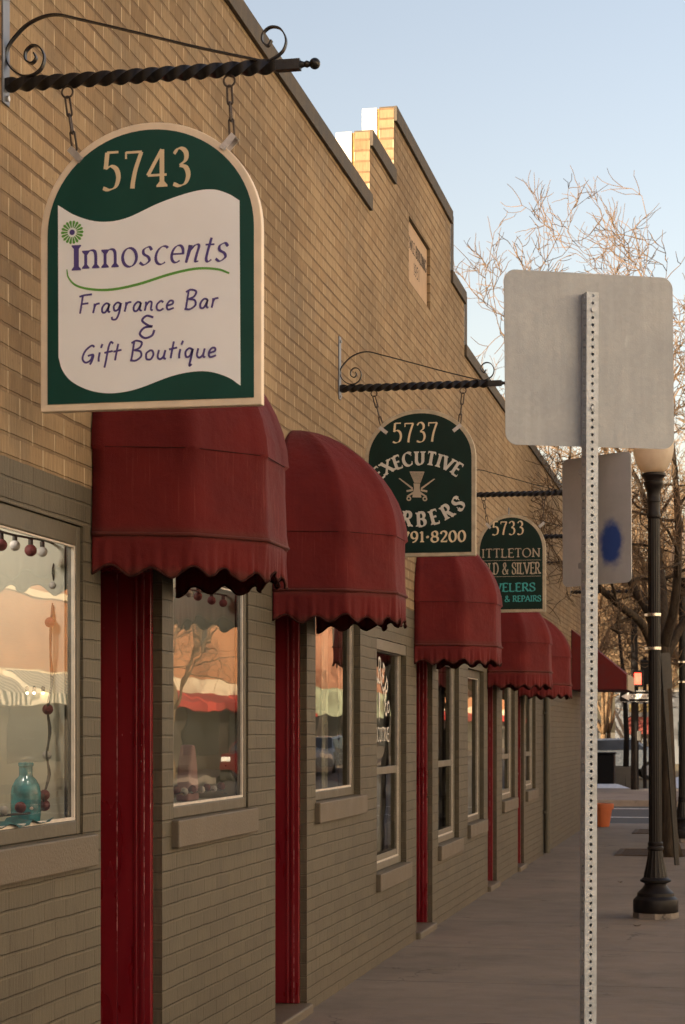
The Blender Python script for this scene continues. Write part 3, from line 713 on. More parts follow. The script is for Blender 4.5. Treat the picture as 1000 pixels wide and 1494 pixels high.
def text_mesh(mb, glyphs, x0, x1, yb, cap, fn, wt=.13, thin=.35, nib=22, slant=0.0, serif=True, table=G, gap=.06):
    """strokes of a line of lettering fitted between x0 and x1, baseline yb, capital height cap; fn(x, y, k) -> 3d point"""
    total = sum(table[g][0] for g in glyphs)+gap*(len(glyphs)-1)
    sx = (x1-x0)/total; sy = cap; cx = 0; k = 0
    for g in glyphs:
        adv, strokes = table[g]
        for pts, fl in strokes:
            P = [Vector(((px+slant*py+cx)*sx+x0, py*sy+yb, 0)) for px, py in pts]
            def wid(d):
                a = math.atan2(d.y, d.x); return wt*cap*(thin+(1-thin)*abs(math.sin(a-R(nib))))
            n = len(P); L = []; Rr = []
            closed = (P[0]-P[-1]).length < 1e-5 and n > 4
            for i in range(n):
                if closed: d = P[(i+1) % (n-1)]-P[(i-1) % (n-1)] if i < n-1 else P[1]-P[n-2]
                else: d = P[min(i+1, n-1)]-P[max(i-1, 0)]
                if d.length < 1e-9: d = Vector((1, 0, 0))
                d.normalize(); nn = Vector((-d.y, d.x, 0)); wd = wid(d)*.5
                if 0 < i < n-1 and not closed:
                    d1, d2 = (P[i]-P[i-1]).normalized(), (P[i+1]-P[i]).normalized()
                    wd = min(wd/max(.45, math.cos(.5*d1.angle(d2, 0))), wd*1.6)
                L.append(P[i]+nn*wd); Rr.append(P[i]-nn*wd)
            vs = [fn(p.x, p.y, k) for p in L]+[fn(p.x, p.y, k) for p in Rr]
            mb.add(vs, [(i, n+i, n+i+1, i+1) for i in range(n-1)]); k += 1
            if serif:
                hw = wt*cap*.5
                for flag, end in (('s', 0), ('e', -1)):
                    if flag in fl:
                        p = P[end]; q = P[1] if end == 0 else P[-2]
                        up = 1 if q.y > p.y else -1; h = cap*.045; ln = hw+cap*.085*min(1, sx/sy*1.3); tp = cap*.1
                        pol = [(p.x-ln, p.y), (p.x+ln, p.y), (p.x+ln, p.y+up*h), (p.x+hw, p.y+up*(h+tp)), (p.x-hw, p.y+up*(h+tp)), (p.x-ln, p.y+up*h)]
                        mb.add([fn(a, b, k) for a, b in pol], [(0, 1, 2, 3, 4, 5) if up > 0 else (5, 4, 3, 2, 1, 0)]); k += 1
                for flag, end in (('t', -1), ('b', 0)):
                    if flag in fl:
                        p = P[end]; q = P[-2] if end else P[1]; dx = 1 if p.x > q.x else -1
                        sgn = -1 if p.y > yb+cap*.75 else 1
                        th = cap*.045; ln = cap*.17
                        if abs(p.y-yb-cap*.52) < cap*.1: y0, y1 = p.y-ln*.45, p.y+ln*.45
                        else: y0, y1 = sorted((p.y-sgn*th*.4, p.y+sgn*ln))
                        pol = [(p.x-th*.6, y0), (p.x+th*.6, y0), (p.x+th*.6, y1), (p.x-th*.6, y1)]
                        mb.add([fn(a, b, k) for a, b in pol], [(0, 1, 2, 3)]); k += 1
        cx += adv+gap
    return mb
def arc_text(mb, word, cx, cy, rad, ang0, ang1, cap, fn, down=False, **kw):
    """letters centred at equal steps from ang0 to ang1 (degrees from the vertical, + to the right)"""
    n = len(word); cw = [0]
    for i in range(1, n): cw.append(cw[-1]+.5*(G[word[i-1]][0]+G[word[i]][0])+.12)
    for i, g in enumerate(word):
        a = R(ang0+(ang1-ang0)*cw[i]/cw[-1]); w_ = G[g][0]*cap*kw.get('wide', .9)
        def f2(x, y, k, a=a):
            if not down: r_ = rad+y; t = a; return fn(cx+r_*math.sin(t)+x*math.cos(t), cy+r_*math.cos(t)-x*math.sin(t), k+i*12)
            r_ = rad-y; t = a; return fn(cx+r_*math.sin(t)+x*math.cos(t), cy-r_*math.cos(t)+x*math.sin(t), k+i*12)
        text_mesh(mb, [g], -w_/2, w_/2, 0, cap, f2, **{k: v for k, v in kw.items() if k != 'wide'})

# ------------------------------------------------------------------ wrought-iron brackets and hanging signs
def bracket_mesh(root):
    L = .94
    b = MB()
    sq = [(-.0165, -.0165), (.0165, -.0165), (.0165, .0165), (-.0165, .0165)]
    n = 220
    b.sweep([(.006+(L-.08)*i/n, 0, 0) for i in range(n+1)], sq, (0, 1, 0), lambda t: t*PI*8.5)
    b.sweep([(L-.074, 0, 0), (L-.06, 0, 0), (L-.02, 0, 0), (L, 0, 0)], [(-.015, -.015), (.015, -.015), (.015, .015), (-.015, .015)], (0, 1, 0))
    b.tube([(L, 0, 0), (L+.012, 0, 0), (L+.02, 0, 0), (L+.03, 0, 0)], [.012, .008, .011, .007], 10)
    b.sphere((L+.044, 0, 0), .017, 14, 9)
    b.build('twisted_bar', M['iron'], root, smooth=R(35))
    p = MB(); p.box(0, .006, -.028, .028, -.06, .30)
    pl = p.build('wall_plate', M['plate_iron'], root, bevel=.002)
    bo = MB()
    for z in (-.042, .268, .284): bo.lathe([(.010, 0), (.010, .007), (.006, .009)], 6, (0, 0, 0)); 
    bo = MB()
    for z in (-.042, .272):
        bo.add([(.006 if r_ else .015, .0095*math.cos(k*PI/3), z+.0095*math.sin(k*PI/3)) for r_ in (1, 0) for k in range(6)],
               [(0, 1, 7, 6), (1, 2, 8, 7), (2, 3, 9, 8), (3, 4, 10, 9), (4, 5, 11, 10), (5, 0, 6, 11), (6, 7, 8, 9, 10, 11)])
    bo.build('bolt', M['zinc'], pl)
    # scroll strap, read off in photo pixels at 478 px per metre
    def q(x, y): return ((x-8)/478, 0, (119-.052*(x-8)-y+8)/478)
    pts = [q(*p_) for p_ in ((415, 68), (409, 76), (401, 69), (403, 57), (414, 49), (428, 52), (436, 67), (432, 83), (418, 94), (405, 98), (380, 93), (300, 75), (200, 50), (130, 33), (85, 24), (48, 35), (22, 58), (11, 78), (15, 98), (32, 112), (50, 113), (65, 103), (70, 86), (63, 72), (51, 69), (41, 78), (41, 90), (50, 95), (57, 88), (54, 80))]
    s = MB(); s.sweep(smooth_path(pts, 7), [(-.0022, -.009), (.0022, -.009), (.0022, .009), (-.0022, .009)], (0, 1, 0))
    s.build('scroll_strap', M['iron'], root, smooth=R(40))
BZ = 3.5
BY = [5.63, 10.84, 15.9, 19.5, 22.6, 27.3]
BL = ['black wrought-iron scroll bracket carrying the white perfume shop sign', 'black wrought-iron scroll bracket carrying the barber sign 5737', 'black wrought-iron scroll bracket carrying the jeweler sign 5733',
      'black wrought-iron bracket without sign just beyond the jeweler sign 5733', 'black wrought-iron bracket without sign, second beyond the jeweler sign 5733', 'black wrought-iron bracket without sign, last one before the building corner']
BZS = [3.502, 3.47, 3.465, 3.47, 3.47, 3.46]
br0 = None
for i, y in enumerate(BY):
    if br0 is None:
        br0 = thing('sign_bracket', BL[i], 'bracket', (.001, y, BZS[i])); bracket_mesh(br0); o = br0
    else:
        o = copy_tree(br0); o.location = (.001, y, BZS[i]); o['label'] = BL[i]
    o['group'] = 'sign brackets along the facade'

def arch_outline(w_, h, arch, shoulder=0.0, n=36):
    """outline, x from 0 to w_, z from 0 to h, elliptical top"""
    pts = [(0, 0), (w_, 0), (w_, h-arch)]
    pts += [(w_/2+(w_/2-shoulder)*math.cos(PI*i/n), h-arch+arch*math.sin(PI*i/n)) for i in range(n+1)]
    pts += [(0, h-arch)]
    out = [pts[0]]
    for p in pts[1:]:
        if (abs(p[0]-out[-1][0])+abs(p[1]-out[-1][1])) > 1e-4: out.append(p)
    return out
def link_chain(mb, a, b, n, r=.011, t=.0028):
    a, b = Vector(a), Vector(b); d = (b-a)/n; u = d.normalized()
    for i in range(n):
        c = a+d*(i+.5); hl = d.length*.5+t*1.2
        s_ = Vector((0, 1, 0)) if i % 2 else Vector((1, 0, 0))
        s_ = (s_-u*s_.dot(u)).normalized()
        hl2 = hl-r*.55
        pts = []
        for k in range(16):
            a_ = 2*PI*k/16; pts.append(c+s_*(r*.55*math.cos(a_))+u*(r*.55*math.sin(a_)+(hl2 if math.sin(a_) >= 0 else -hl2)))
        mb.sweep(pts+[pts[0]], [(t*math.cos(k*PI/3), t*math.sin(k*PI/3)) for k in range(6)], tuple(u.cross(s_)))
def ring(mb, c, r, t, n=22):
    pts = [Vector(c)+Vector((r*math.cos(2*PI*k/n), 0, r*math.sin(2*PI*k/n))) for k in range(n+1)]
    mb.sweep(pts, [(t*math.cos(k*PI/3), t*math.sin(k*PI/3)) for k in range(6)], (0, 1, 0))
def sign(name, label, X0, X1, Z0, Z1, Y, arch, face, edge, border, hang, barz, bottom=None, shoulder=0.0):
    root = thing(name, label, 'sign', (X0, Y, Z0)); w_, h = X1-X0, Z1-Z0; t = .016
    board = arch_outline(w_, h, arch, shoulder)
    mb = MB(); mb.prism(board, lambda a, b, c: (a, c, b), -t, t)
    bo = mb.build('board', edge, root, bevel=.003)
    k = border
    inner = [(k+a*(w_-2*k)/w_, k*.92+b*(h-1.85*k)/h) for a, b in arch_outline(w_, h, arch*.97, shoulder)]
    mb = MB(); mb.prism(inner, lambda a, b, c: (a, c, b), -t-.0025, -t+.001)
    mb.build('face', face, root)
    for (hx, bx, hz) in hang:
        ch = MB(); cl = MB()    # clamp x, z in board coordinates; ring x on the bar
        ring(ch, (bx-X0, 0, barz-Z0-.034), .0175, .0032)
        link_chain(ch, (bx-X0, 0, barz-Z0-.052), (hx, 0, hz+.012), 3, .014, .0034)
        dx = hx-w_/2; dz = (hz-(h-arch))*1.0; L_ = math.hypot(dx, dz); ux, uz = dx/L_, dz/L_
        def f(a, b, c, hx=hx, hz=hz, ux=ux, uz=uz): return (hx+ux*b+uz*a, c, hz+uz*b-ux*a)
        cl.prism([(-.010, -.040), (.010, -.040), (.010, .012), (-.010, .012)], f, -t-.005, -t-.0026)
        cl.prism([(-.010, -.040), (.010, -.040), (.010, .012), (-.010, .012)], f, t+.001, t+.004)
        cl.prism([(-.010, .0125), (.010, .0125), (.010, .016), (-.010, .016)], f, -t-.005, t+.004)
        cl.prism([(.006*math.cos(a_*PI/4), -.034+.006*math.sin(a_*PI/4)) for a_ in range(8)], f, -t-.009, -t-.0051)
        ch.build('chain', M['chain'], root, smooth=R(50)); cl.build('clamp', M['zinc'], root)
    return root, -t-.0025
# --- sign 1
a = on_y(62, 600, BY[0]); b_ = on_y(384, 594, BY[0]); tp = on_y(222, 181, BY[0])
SX0, SX1, SZ0, SZ1 = a.x, b_.x, (a.z+b_.z)/2, tp.z
s1, yf = sign('hanging_sign', 'arched hanging sign 5743 with white wavy panel, purple lettering and green flower', SX0, SX1, SZ0, SZ1, BY[0], .335, M['green1'], M['cream'], .024,
              [(.105, .205, .795), (.605, .72, .805)], BZS[0])
kx = (SX1-SX0)/322.0; kz = (SZ1-SZ0)/413.0
def T1(zx, zy):     # zoom pixels (2.632x, offset 40,170) -> sign coordinates
    px, py = zx/2.632+40, zy/2.632+170
    py += .026*(px-222)
    return ((px-62)*kx, (597-py)*kz)
def fn_at(y, lift=.0008): return lambda x, z, k: (x, y-lift-.00006*k, z)
wp = [T1(*p) for p in ((128, 1000), (128, 342))]
top = smooth_path([(*T1(*p), 0) for p in ((128, 342), (200, 385), (290, 410), (390, 400), (520, 345), (640, 308), (720, 300), (780, 318), (823, 345))], 5)
bot = smooth_path([(*T1(*p), 0) for p in ((827, 1042), (780, 1010), (710, 988), (640, 988), (560, 1005), (450, 1045), (380, 1062), (310, 1065), (240, 1050), (180, 1018), (145, 975), (130, 925))], 5)
poly = [(v.x, v.y) for v in top]+[(v.x, v.y) for v in bot]
poly = poly[::-1]
mb = MB(); mb.prism(poly, lambda a, b, c: (a, c, b), yf-.0015, yf-.0002); mb.build('white_panel', M['white_panel'], s1)
y2 = yf-.0015
def fit(mb, glyphs, zx0, zx1, zb, zcap, fn, **kw):
    x0, z0 = T1(zx0, zb); x1, _ = T1(zx1, zb); _, zt = T1(zx0, zcap)
    text_mesh(mb, glyphs, x0, x1, z0, zt-z0, fn, **kw)
mb = MB(); fit(mb, list('5743'), 298, 640, 290, 148, fn_at(yf), wt=.135, thin=.22, nib=20, gap=.1)
mb.build('street_number', M['cream_letter'], s1)
mb = MB(); fit(mb, ['I'], 176, 224, 595, 498, fn_at(y2), wt=.22, thin=.4)
fit(mb, ['n1', 'n1', 'o1'], 222, 440, 589, 487, fn_at(y2, .0009), wt=.12, thin=.3)
fit(mb, ['s1', 'c1', 'e1', 'nit', 't1', 's1'], 436, 776, 580, 482, fn_at(y2, .0010), wt=.115, thin=.32, slant=.18, serif=False)
mb.build('shop_name', M['purple'], s1)
mb = MB(); fit(mb, list('Fragrance Bar'), 206, 742, 762, 690, fn_at(y2), wt=.108, thin=.9, slant=.10, serif=False, table=H, gap=.07)
mb.build('handwritten_lettering', M['purple'], s1); mb = MB(); fit(mb, ['&'], 444, 504, 858, 772, fn_at(y2), wt=.105, thin=.9, slant=.05, serif=False, table=H)
mb.build('handwritten_lettering', M['purple'], s1); mb = MB(); fit(mb, list('Gift Boutique'), 218, 738, 948, 874, fn_at(y2), wt=.108, thin=.9, slant=.10, serif=False, table=H, gap=.07)
mb.build('handwritten_lettering', M['purple'], s1)
def stroke(mb, pts, w0, fn, k0=0):
    P = smooth_path([(x, z, 0) for x, z in pts], 8); n = len(P); L = []; Q = []
    for i in range(n):
        d = (P[min(i+1, n-1)]-P[max(i-1, 0)]).normalized(); nn = Vector((-d.y, d.x, 0)); wd = w0*.5*(.45+.55*math.sin(PI*min(1, .15+.85*(1-i/(n-1)))))
        L.append(P[i]+nn*wd); Q.append(P[i]-nn*wd)
    mb.add([fn(p.x, p.y, k0) for p in L]+[fn(p.x, p.y, k0) for p in Q], [(i, n+i, n+i+1, i+1) for i in range(n-1)])
mb = MB(); stroke(mb, [T1(*p) for p in ((163, 590), (170, 622), (200, 652), (260, 668), (340, 670), (440, 652), (560, 617), (660, 598), (740, 602), (785, 618))], .008, fn_at(y2))
for k in range(18):
    a_ = 2*PI*k/18
    c = T1(184, 448); r0, r1 = .0145, .033
    w0, w1 = .0015, .0043
    P = [(c[0]+r0*math.cos(a_)-w0*math.sin(a_), c[1]+r0*math.sin(a_)+w0*math.cos(a_)), (c[0]+r0*math.cos(a_)+w0*math.sin(a_), c[1]+r0*math.sin(a_)-w0*math.cos(a_)),
         (c[0]+r1*math.cos(a_)+w1*math.sin(a_), c[1]+r1*math.sin(a_)-w1*math.cos(a_)), (c[0]+(r1+.004)*math.cos(a_), c[1]+(r1+.004)*math.sin(a_)), (c[0]+r1*math.cos(a_)-w1*math.sin(a_), c[1]+r1*math.sin(a_)+w1*math.cos(a_))]
    mb.add([fn_at(y2, .001)(x, z, 1) for x, z in P], [(0, 1, 2, 3, 4)])
mb.build('green_flower_emblem', M['leaf_green'], s1)
mb = MB(); c = T1(184, 448); mb.add([fn_at(y2, .0013)(c[0]+.0085*math.cos(k*PI/8), c[1]+.0085*math.sin(k*PI/8), 1) for k in range(16)], [tuple(range(16))])
mb.build('flower_centre', M['purple'], s1)
# --- sign 2
a = on_y(533, 816, BY[1]); b_ = on_y(695, 809, BY[1]); tp = on_y(615, 598, BY[1])
s2, yf = sign('hanging_sign', 'dark green arched hanging sign 5737 of the barbers with cream edge', a.x, b_.x, (a.z+b_.z)/2, tp.z, BY[1], .28, M['green2'], M['cream2'], .024,
              [(.10, .205, .735), (.545, .72, .735)], BZS[1])
kx2 = (b_.x-a.x)/162.0; kz2 = (tp.z-(a.z+b_.z)/2)/214.5
def T2(zx, zy):
    px, py = zx/5.556+525, zy/5.556+590; py += .04*(px-614)
    return ((px-533)*kx2, (812.5-py)*kz2)
U2 = kx2/5.556
f2 = fn_at(yf)
def fit2(mb, glyphs, zx0, zx1, zb, zcap, T, **kw):
    x0, z0 = T(zx0, zb); x1, _ = T(zx1, zb); _, zt = T(zx0, zcap); text_mesh(mb, glyphs, x0, x1, z0, zt-z0, f2, **kw)
mb = MB(); fit2(mb, list('5737'), 270, 640, 318, 160, T2, wt=.12, thin=.25, nib=20, gap=.1); mb.build('street_number', M['cream_letter'], s2)
mb = MB(); c = T2(488, 985); arc_text(mb, 'EXECUTIVE', c[0], c[1], 488*U2, -38, 34.8, 104*U2, f2, wt=.25, thin=.3, wide=1.05)
mb.build('shop_name', M['white_letter'], s2)
mb = MB(); c = T2(484, 436); arc_text(mb, 'BARBERS', c[0], c[1], 550*U2, -39, 40.5, 112*U2, f2, down=True, wt=.25, thin=.3, wide=1.0)
mb.build('trade_name', M['white_letter'], s2)
mb = MB(); fit2(mb, list('791.8200'), 352, 866, 1126, 1040, T2, wt=.22, thin=.4, gap=.06); mb.build('phone_number', M['cream_letter'], s2)
em = MB()
def tri(mb, pts, k):
    mb.add([f2(*T2(x, y), k) for x, y in pts], [tuple(range(len(pts)))])
for k in range(11):
    x = 412+k*11.2; tri(em, [(x, 550), (x+8, 550), (450+k*4.6+4, 640), (450+k*4.6, 640)], 1+k)
tri(em, [(412, 548), (530, 548), (528, 556), (414, 556)], 13)
tri(em, [(444, 644), (498, 644), (494, 680), (502, 720), (508, 758), (434, 758), (440, 720), (448, 680)], 14)
for sg in (-1, 1):
    X = lambda x: 471+sg*(x-471)
    tri(em, [(X(322), 606), (X(334), 604), (X(440), 680), (X(436), 696)], 15)
    tri(em, [(X(386), 700), (X(440), 690), (X(440), 706), (X(388), 716)], 16)
    tri(em, [(X(388), 748), (X(440), 712), (X(444), 730), (X(400), 752)], 17)
    for q in range(12):
        a0, a1 = 2*PI*q/12, 2*PI*(q+1)/12; cx_, cy_ = X(406), 768
        tri(em, [(cx_+20*math.cos(a0), cy_+20*math.sin(a0)), (cx_+20*math.cos(a1), cy_+20*math.sin(a1)), (cx_+9*math.cos(a1), cy_+9*math.sin(a1)), (cx_+9*math.cos(a0), cy_+9*math.sin(a0))], 18)
em.build('brush_and_razor_emblem', M['tan_letter'], s2)
# --- sign 3
a = on_y(696, 896, BY[2]); b_ = on_y(797, 891, BY[2]); tp = on_y(745, 751, BY[2])
s3, yf = sign('hanging_sign', 'black-green arched hanging sign 5733 of the jewelers with teal lower lettering', a.x, b_.x, (a.z+b_.z)/2, tp.z, BY[2], .30, M['green2'], M['cream2'], .027,
              [(.09, .2, .73), (.55, .70, .73)], BZS[2])
kx3 = (b_.x-a.x)/101.0; kz3 = (tp.z-(a.z+b_.z)/2)/142.5
def T3(zx, zy):
    px, py = zx/5.882+690, zy/5.882+740; return ((px-696)*kx3, (893.5-py)*kz3)
f2 = fn_at(yf)
mb = MB(); fit2(mb, list('5733'), 168, 442, 238, 124, T3, wt=.13, thin=.3, nib=20, gap=.1); mb.build('street_number', M['cream_letter'], s3)
mb = MB(); fit2(mb, list('LITTLETON'), 20, 582, 432, 358, T3, wt=.14, thin=.35)
mb.build('shop_name', M['tan_letter'], s3); mb = MB(); fit2(mb, list('GOLD & SILVER'), 28, 580, 576, 478, T3, wt=.11, thin=.45)
mb.build('shop_name', M['tan_letter'], s3)
mb = MB()
for zy in (458, 596):
    p, q = T3(62, zy), T3(588, zy); mb.add([f2(p[0], p[1]-.0015, 1), f2(q[0], q[1]-.0015, 1), f2(q[0], q[1]+.0015, 1), f2(p[0], p[1]+.0015, 1)], [(0, 1, 2, 3)])
mb.build('rule_line', M['tan_letter'], s3)
mb = MB(); fit2(mb, list('JEWELERS'), 62, 540, 724, 654, T3, wt=.2, thin=.35); mb.build('trade_name', M['teal_letter'], s3); mb = MB(); fit2(mb, list('S & REPAIRS'), 222, 588, 812, 762, T3, wt=.19, thin=.4)
mb.build('trade_name', M['teal_letter'], s3)
# --- plaque letters
def fpl(x, z, k): return (-.0246+.00004*k, PLQ[0]+x, PLQ[2]+z)
mb = MB(); text_mesh(mb, list('TOWLE BUILDING'), .05, .93, .27, .085, fpl, wt=.17, thin=.5)
mb.build('carved_lettering', M['dark'], plaque); mb = MB(); text_mesh(mb, list('1951'), .36, .62, .13, .085, fpl, wt=.17, thin=.5); mb.build('carved_lettering', M['dark'], plaque)
# --- barber window lettering (white vinyl on the glass)
wa = WIN[3]
def fwl(x, z, k): return (-.0535+.00004*k, wa[0]+x, z)
mb = MB(); cxw = .37
arc_text(mb, 'BARBERS', cxw, 1.60, .215, -80, 80, .165, fwl, wt=.13, thin=.5, wide=.95)
text_mesh(mb, list('EXECUTIVE'), .08, .74, 1.43, .09, fwl, wt=.16, thin=.5)
for k in range(2):
    sg = 1-2*k; mb.add([fwl(cxw-.03, 1.75, 70+k), fwl(cxw+.03, 1.75, 70+k), fwl(cxw, 1.55, 70+k)], [(0, 1, 2)]) if k == 0 else None
mb.build('white_window_lettering', M['white_letter'], frames[3])
# ------------------------------------------------------------------ dome awnings over the doors
def awning(label, y0, y1, b, zr, H, zb, zh, seed):
    rng = random.Random(seed); yc = (y0+y1)/2; a = (y1-y0)/2
    root = thing('door_awning', label, 'awning', (.004, yc, zh), 0, 'red dome awnings over the shop doors')
    NG, SUB = 5, 8
    def plan(phi, k=1.0):
        g = PI/NG; r = (1-k)+k*math.cos(g/2)/math.cos((phi % g)-g/2)
        return b*math.sin(phi)*r, -a*math.cos(phi)*r
    arc = .5*PI*(a+b)*.5*2
    N = NG*SUB
    lv = []   # (scale, z)
    for i in range(13):
        t = (i/12)*PI/2; lv.append((max(math.sin(t)**1.1, .012), zr+H*max(math.cos(t), 0)**1.12))
    lv += [(1.004, zr-.006), (1.0, zr-.02), (1.0, zr-.12), (1.003, (zr+zb)/2), (1.008, zb+.05), (1.016, zb+.02), (1.022, zb+.004), (1.012, zb-.008)]
    m = MB(); vs = []; w = len(lv)
    for j in range(N+1):
        phi = PI*j/N; X, Y = plan(phi)
        ridge = 1+.024*max(0, 1-abs(((phi/(PI/NG)+.5) % 1)-.5)/.08)
        for s, z in lv:
            sag = .008*math.sin(phi*7+seed)*s+.005*math.sin(phi*13+z*9+seed*2)
            q = s*(ridge if z > zr-.02 else 1)+sag*.5
            idx = len(vs); vs.append((max(X*q, 0), Y*q, z-zh)); m.uv[idx] = (phi*arc/PI, (z-zh)+ (1-s)*.3)
    m.add(vs, [(j*w+i, j*w+i+1, (j+1)*w+i+1, (j+1)*w+i) for j in range(N) for i in range(w-1)])
    m.build('canopy', M['fabric'], root, smooth=True, solid=.003)
    e = MB(); e.tube([(plan(PI*j/60)[0]*1.010, plan(PI*j/60)[1]*1.010, zr-zh-.008) for j in range(61)], .0017, 5)
    e.build('seam', M['piping'], root, smooth=True)
    # hanging valance with scalloped hem and small gathers
    m = MB(); NV = 240; rows = 7; vs = []; sc = 24; edge = []
    for j in range(NV+1):
        phi = PI*j/NV; X, Y = plan(phi, .8)
        hem = zh-.010+.0175*(1-math.cos(sc*phi+.5))+.006*math.sin(phi*9+seed)
        for r in range(rows):
            t = r/(rows-1); z = (zb-.004)*(1-t)+hem*t
            q = 1.013+.012*t*math.sin(phi*sc*.75+seed)+.006*t*math.sin(phi*61+seed*3)+.004*t*math.sin(phi*97)
            idx = len(vs); vs.append((max(X*q, 0), Y*q, z-zh)); m.uv[idx] = (phi*arc/PI, z-zh)
            if r == rows-1: edge.append((max(X*q, 0), Y*q, z-zh))
    m.add(vs, [(j*rows+i, j*rows+i+1, (j+1)*rows+i+1, (j+1)*rows+i) for j in range(NV) for i in range(rows-1)])
    v = m.build('valance', M['fabric'], root, smooth=True, solid=.002)
    e = MB(); e.tube(edge, .0045, 5); e.build('hem_piping', M['piping'], v, smooth=True)
    e = MB(); e.tube([(plan(PI*j/60)[0]*1.024, plan(PI*j/60)[1]*1.024, zb-zh+.004) for j in range(61)], .007, 6)
    e.build('frame_tube', M['fabric'], root, smooth=True)
    return root
M['piping'] = pm('dark_hem_piping', (.034, .010, .008), .9, var=.3, scale=30, spec=.1)
awning('red dome awning directly under the white perfume shop sign, nearest one', 6.46, 7.49, .565, 2.51, .56, 2.19, 2.055, 1)
awning('red dome awning overlapping the left edge of the barber sign 5737', 9.19, 10.18, .575, 2.49, .56, 2.19, 2.045, 2)
awning('red dome awning directly under the barber sign 5737', 13.52, 14.55, .565, 2.43, .55, 2.11, 1.985, 3)
awning('red dome awning partly under the jeweler sign 5733, second from the far end', 17.74, 18.74, .56, 2.33, .52, 2.05, 1.905, 4)
awning('farthest red dome awning, peeping out behind the one under the jeweler sign', 20.42, 21.42, .53, 2.30, .49, 1.99, 1.86, 5)

# triangular awning near the building corner
t0 = thing('shed_awning', 'dark red triangular side awning low at the far corner of the building', 'awning', (.004, 28.0, 2.0))
xo = on_y(914, 1010, 27.4).x; zlo = on_y(914, 1006, 27.4).z-2.0; zfr = on_y(914, 984, 27.4).z-2.0
sl_ = (35/42.0); ztop = zfr+sl_*xo
m = MB(); pr = [(0, zlo), (xo, zlo), (xo, zfr), (0, ztop)]
m.prism(pr, lambda a, b, c: (a, c, b), -.6, 1.3); m.build('canopy', M['awn_dark'] if 'awn_dark' in M else pm('dark_red_canvas', (.13, .008, .008), .8), t0, bevel=.006)
m = MB(); m.box(xo+.001, xo+.02, -.58, 1.28, zlo, zfr); m.build('sunlit_front_edge', M['cream2'], t0)  # beige strip: sunlight on the awning's front face put into the colour

# ------------------------------------------------------------------ things in the shop windows
def lights(label, pts, balls, hangz=None):
    root = thing('string_lights', label, 'string lights', pts[0])
    o = Vector(pts[0])
    c = MB()
    P = smooth_path([Vector(p)-o for p in pts], 4); c.tube(P, .0042, 5)
    Q = [p+Vector((.004, -.007+.012*math.sin(i*.7), 0)) for i, p in enumerate(P)]; c.tube(Q, .0034, 5)
    c.build('cord', M['cord'], root, smooth=True)
    for p, kind, r in balls:
        s = MB(); s.sphere((0, 0, 0), r, 16, 10); ob = s.build('ball', M['ball_red' if kind else 'ball_white'], root, smooth=True); ob.location = Vector(p)-o
        if r > .015 and p[2] > 2.0:
            s = MB(); s.lathe([(.006, r*.8), (.0085, r*.9), (.0085, r*1.9), (.005, r*2.0)], 10); q = s.build('socket', M['cord'], ob); 
    return root
XB = -.10
pp = lambda x, y, X=XB: tuple(on_x(x, y, X))
top_pts = [pp(-60, 740), pp(-20, 765), pp(10, 778), pp(45, 785), pp(70, 790), pp(82, 800)]
side_pts = [pp(78, 830), pp(79, 860), pp(75, 905), pp(74, 960), pp(75, 1000), pp(70, 1035), pp(72, 1070), pp(69, 1102), pp(71, 1130), pp(65, 1160), pp(64, 1178)]
bot_pts = [pp(45, 1186), pp(20, 1188), pp(-20, 1192), pp(-60, 1194)]
balls = [(pp(2, 795), 1, .020), (pp(22, 796), 0, .018), (pp(45, 803), 1, .021), (pp(62, 805), 0, .018), (pp(84, 812), 1, .019), (pp(-30, 782), 1, .02),
         (pp(77, 854), 0, .013), (pp(73, 908), 1, .018), (pp(70, 1035), 1, .019), (pp(69, 1102), 0, .016), (pp(65, 1160), 1, .019), (pp(65, 1175), 1, .020),
         (pp(44, 1179), 0, .015), (pp(30, 1178), 1, .019), (pp(6, 1183), 0, .016), (pp(-15, 1182), 1, .018)]
lights('string of dark red and white balls framing the nearest shop window', top_pts+side_pts+bot_pts, balls)
top_pts = [pp(256, 858), pp(275, 860), pp(300, 864), pp(325, 868), pp(336, 872)]
side_pts = [pp(337, 890), pp(334, 905), pp(335, 935), pp(333, 990), pp(334, 1040), pp(333, 1070), pp(335, 1098), pp(332, 1118), pp(334, 1140), pp(332, 1158)]
bot_pts = [pp(318, 1152), pp(300, 1154), pp(280, 1156), pp(255, 1158)]
balls = [(pp(262, 862), 1, .018), (pp(276, 866), 0, .017), (pp(289, 870), 1, .020), (pp(309, 876), 1, .020), (pp(326, 880), 1, .019), (pp(333, 936), 0, .016), (pp(331, 1117), 1, .019), (pp(332, 1070), 0, .014),
         (pp(323, 1147), 1, .019), (pp(312, 1151), 0, .016), (pp(302, 1149), 1, .018), (pp(294, 1152), 0, .017), (pp(281, 1152), 1, .019), (pp(269, 1155), 0, .018), (pp(258, 1152), 1, .018)]
lights('string of dark red and white balls framing the second shop window', top_pts+side_pts+bot_pts, balls)
for k, px in enumerate((40, 50, 63)):
    q = on_x(px, 1011, -.13)
    lm_ = thing('spot_lamp', 'small lit shop spot lamp in the nearest window, one of a row of three', 'lamp', tuple(q), 0, 'three lit spot lamps in the nearest window')
    m = MB(); m.sphere((0, 0, 0), .0045, 10, 7); m.build('bulb', M['bulb'], lm_, smooth=True)
    m = MB(); m.lathe([(.006, .003), (.007, .02), (.002, .024)], 10); m.build('holder', M['cord'], lm_)
for (x_, y_, z_, e_) in ((-.35, 5.7, 2.35, 4.0), (-.45, 8.2, 2.35, 1.2)):
    pl_ = bpy.data.lights.new('shop_light', 'POINT'); pl_.energy = e_; pl_.color = (1, .92, .80); pl_.shadow_soft_size = .06
    po_ = bpy.data.objects.new('shop_light', pl_); COL.objects.link(po_); po_.location = (x_, y_, z_)
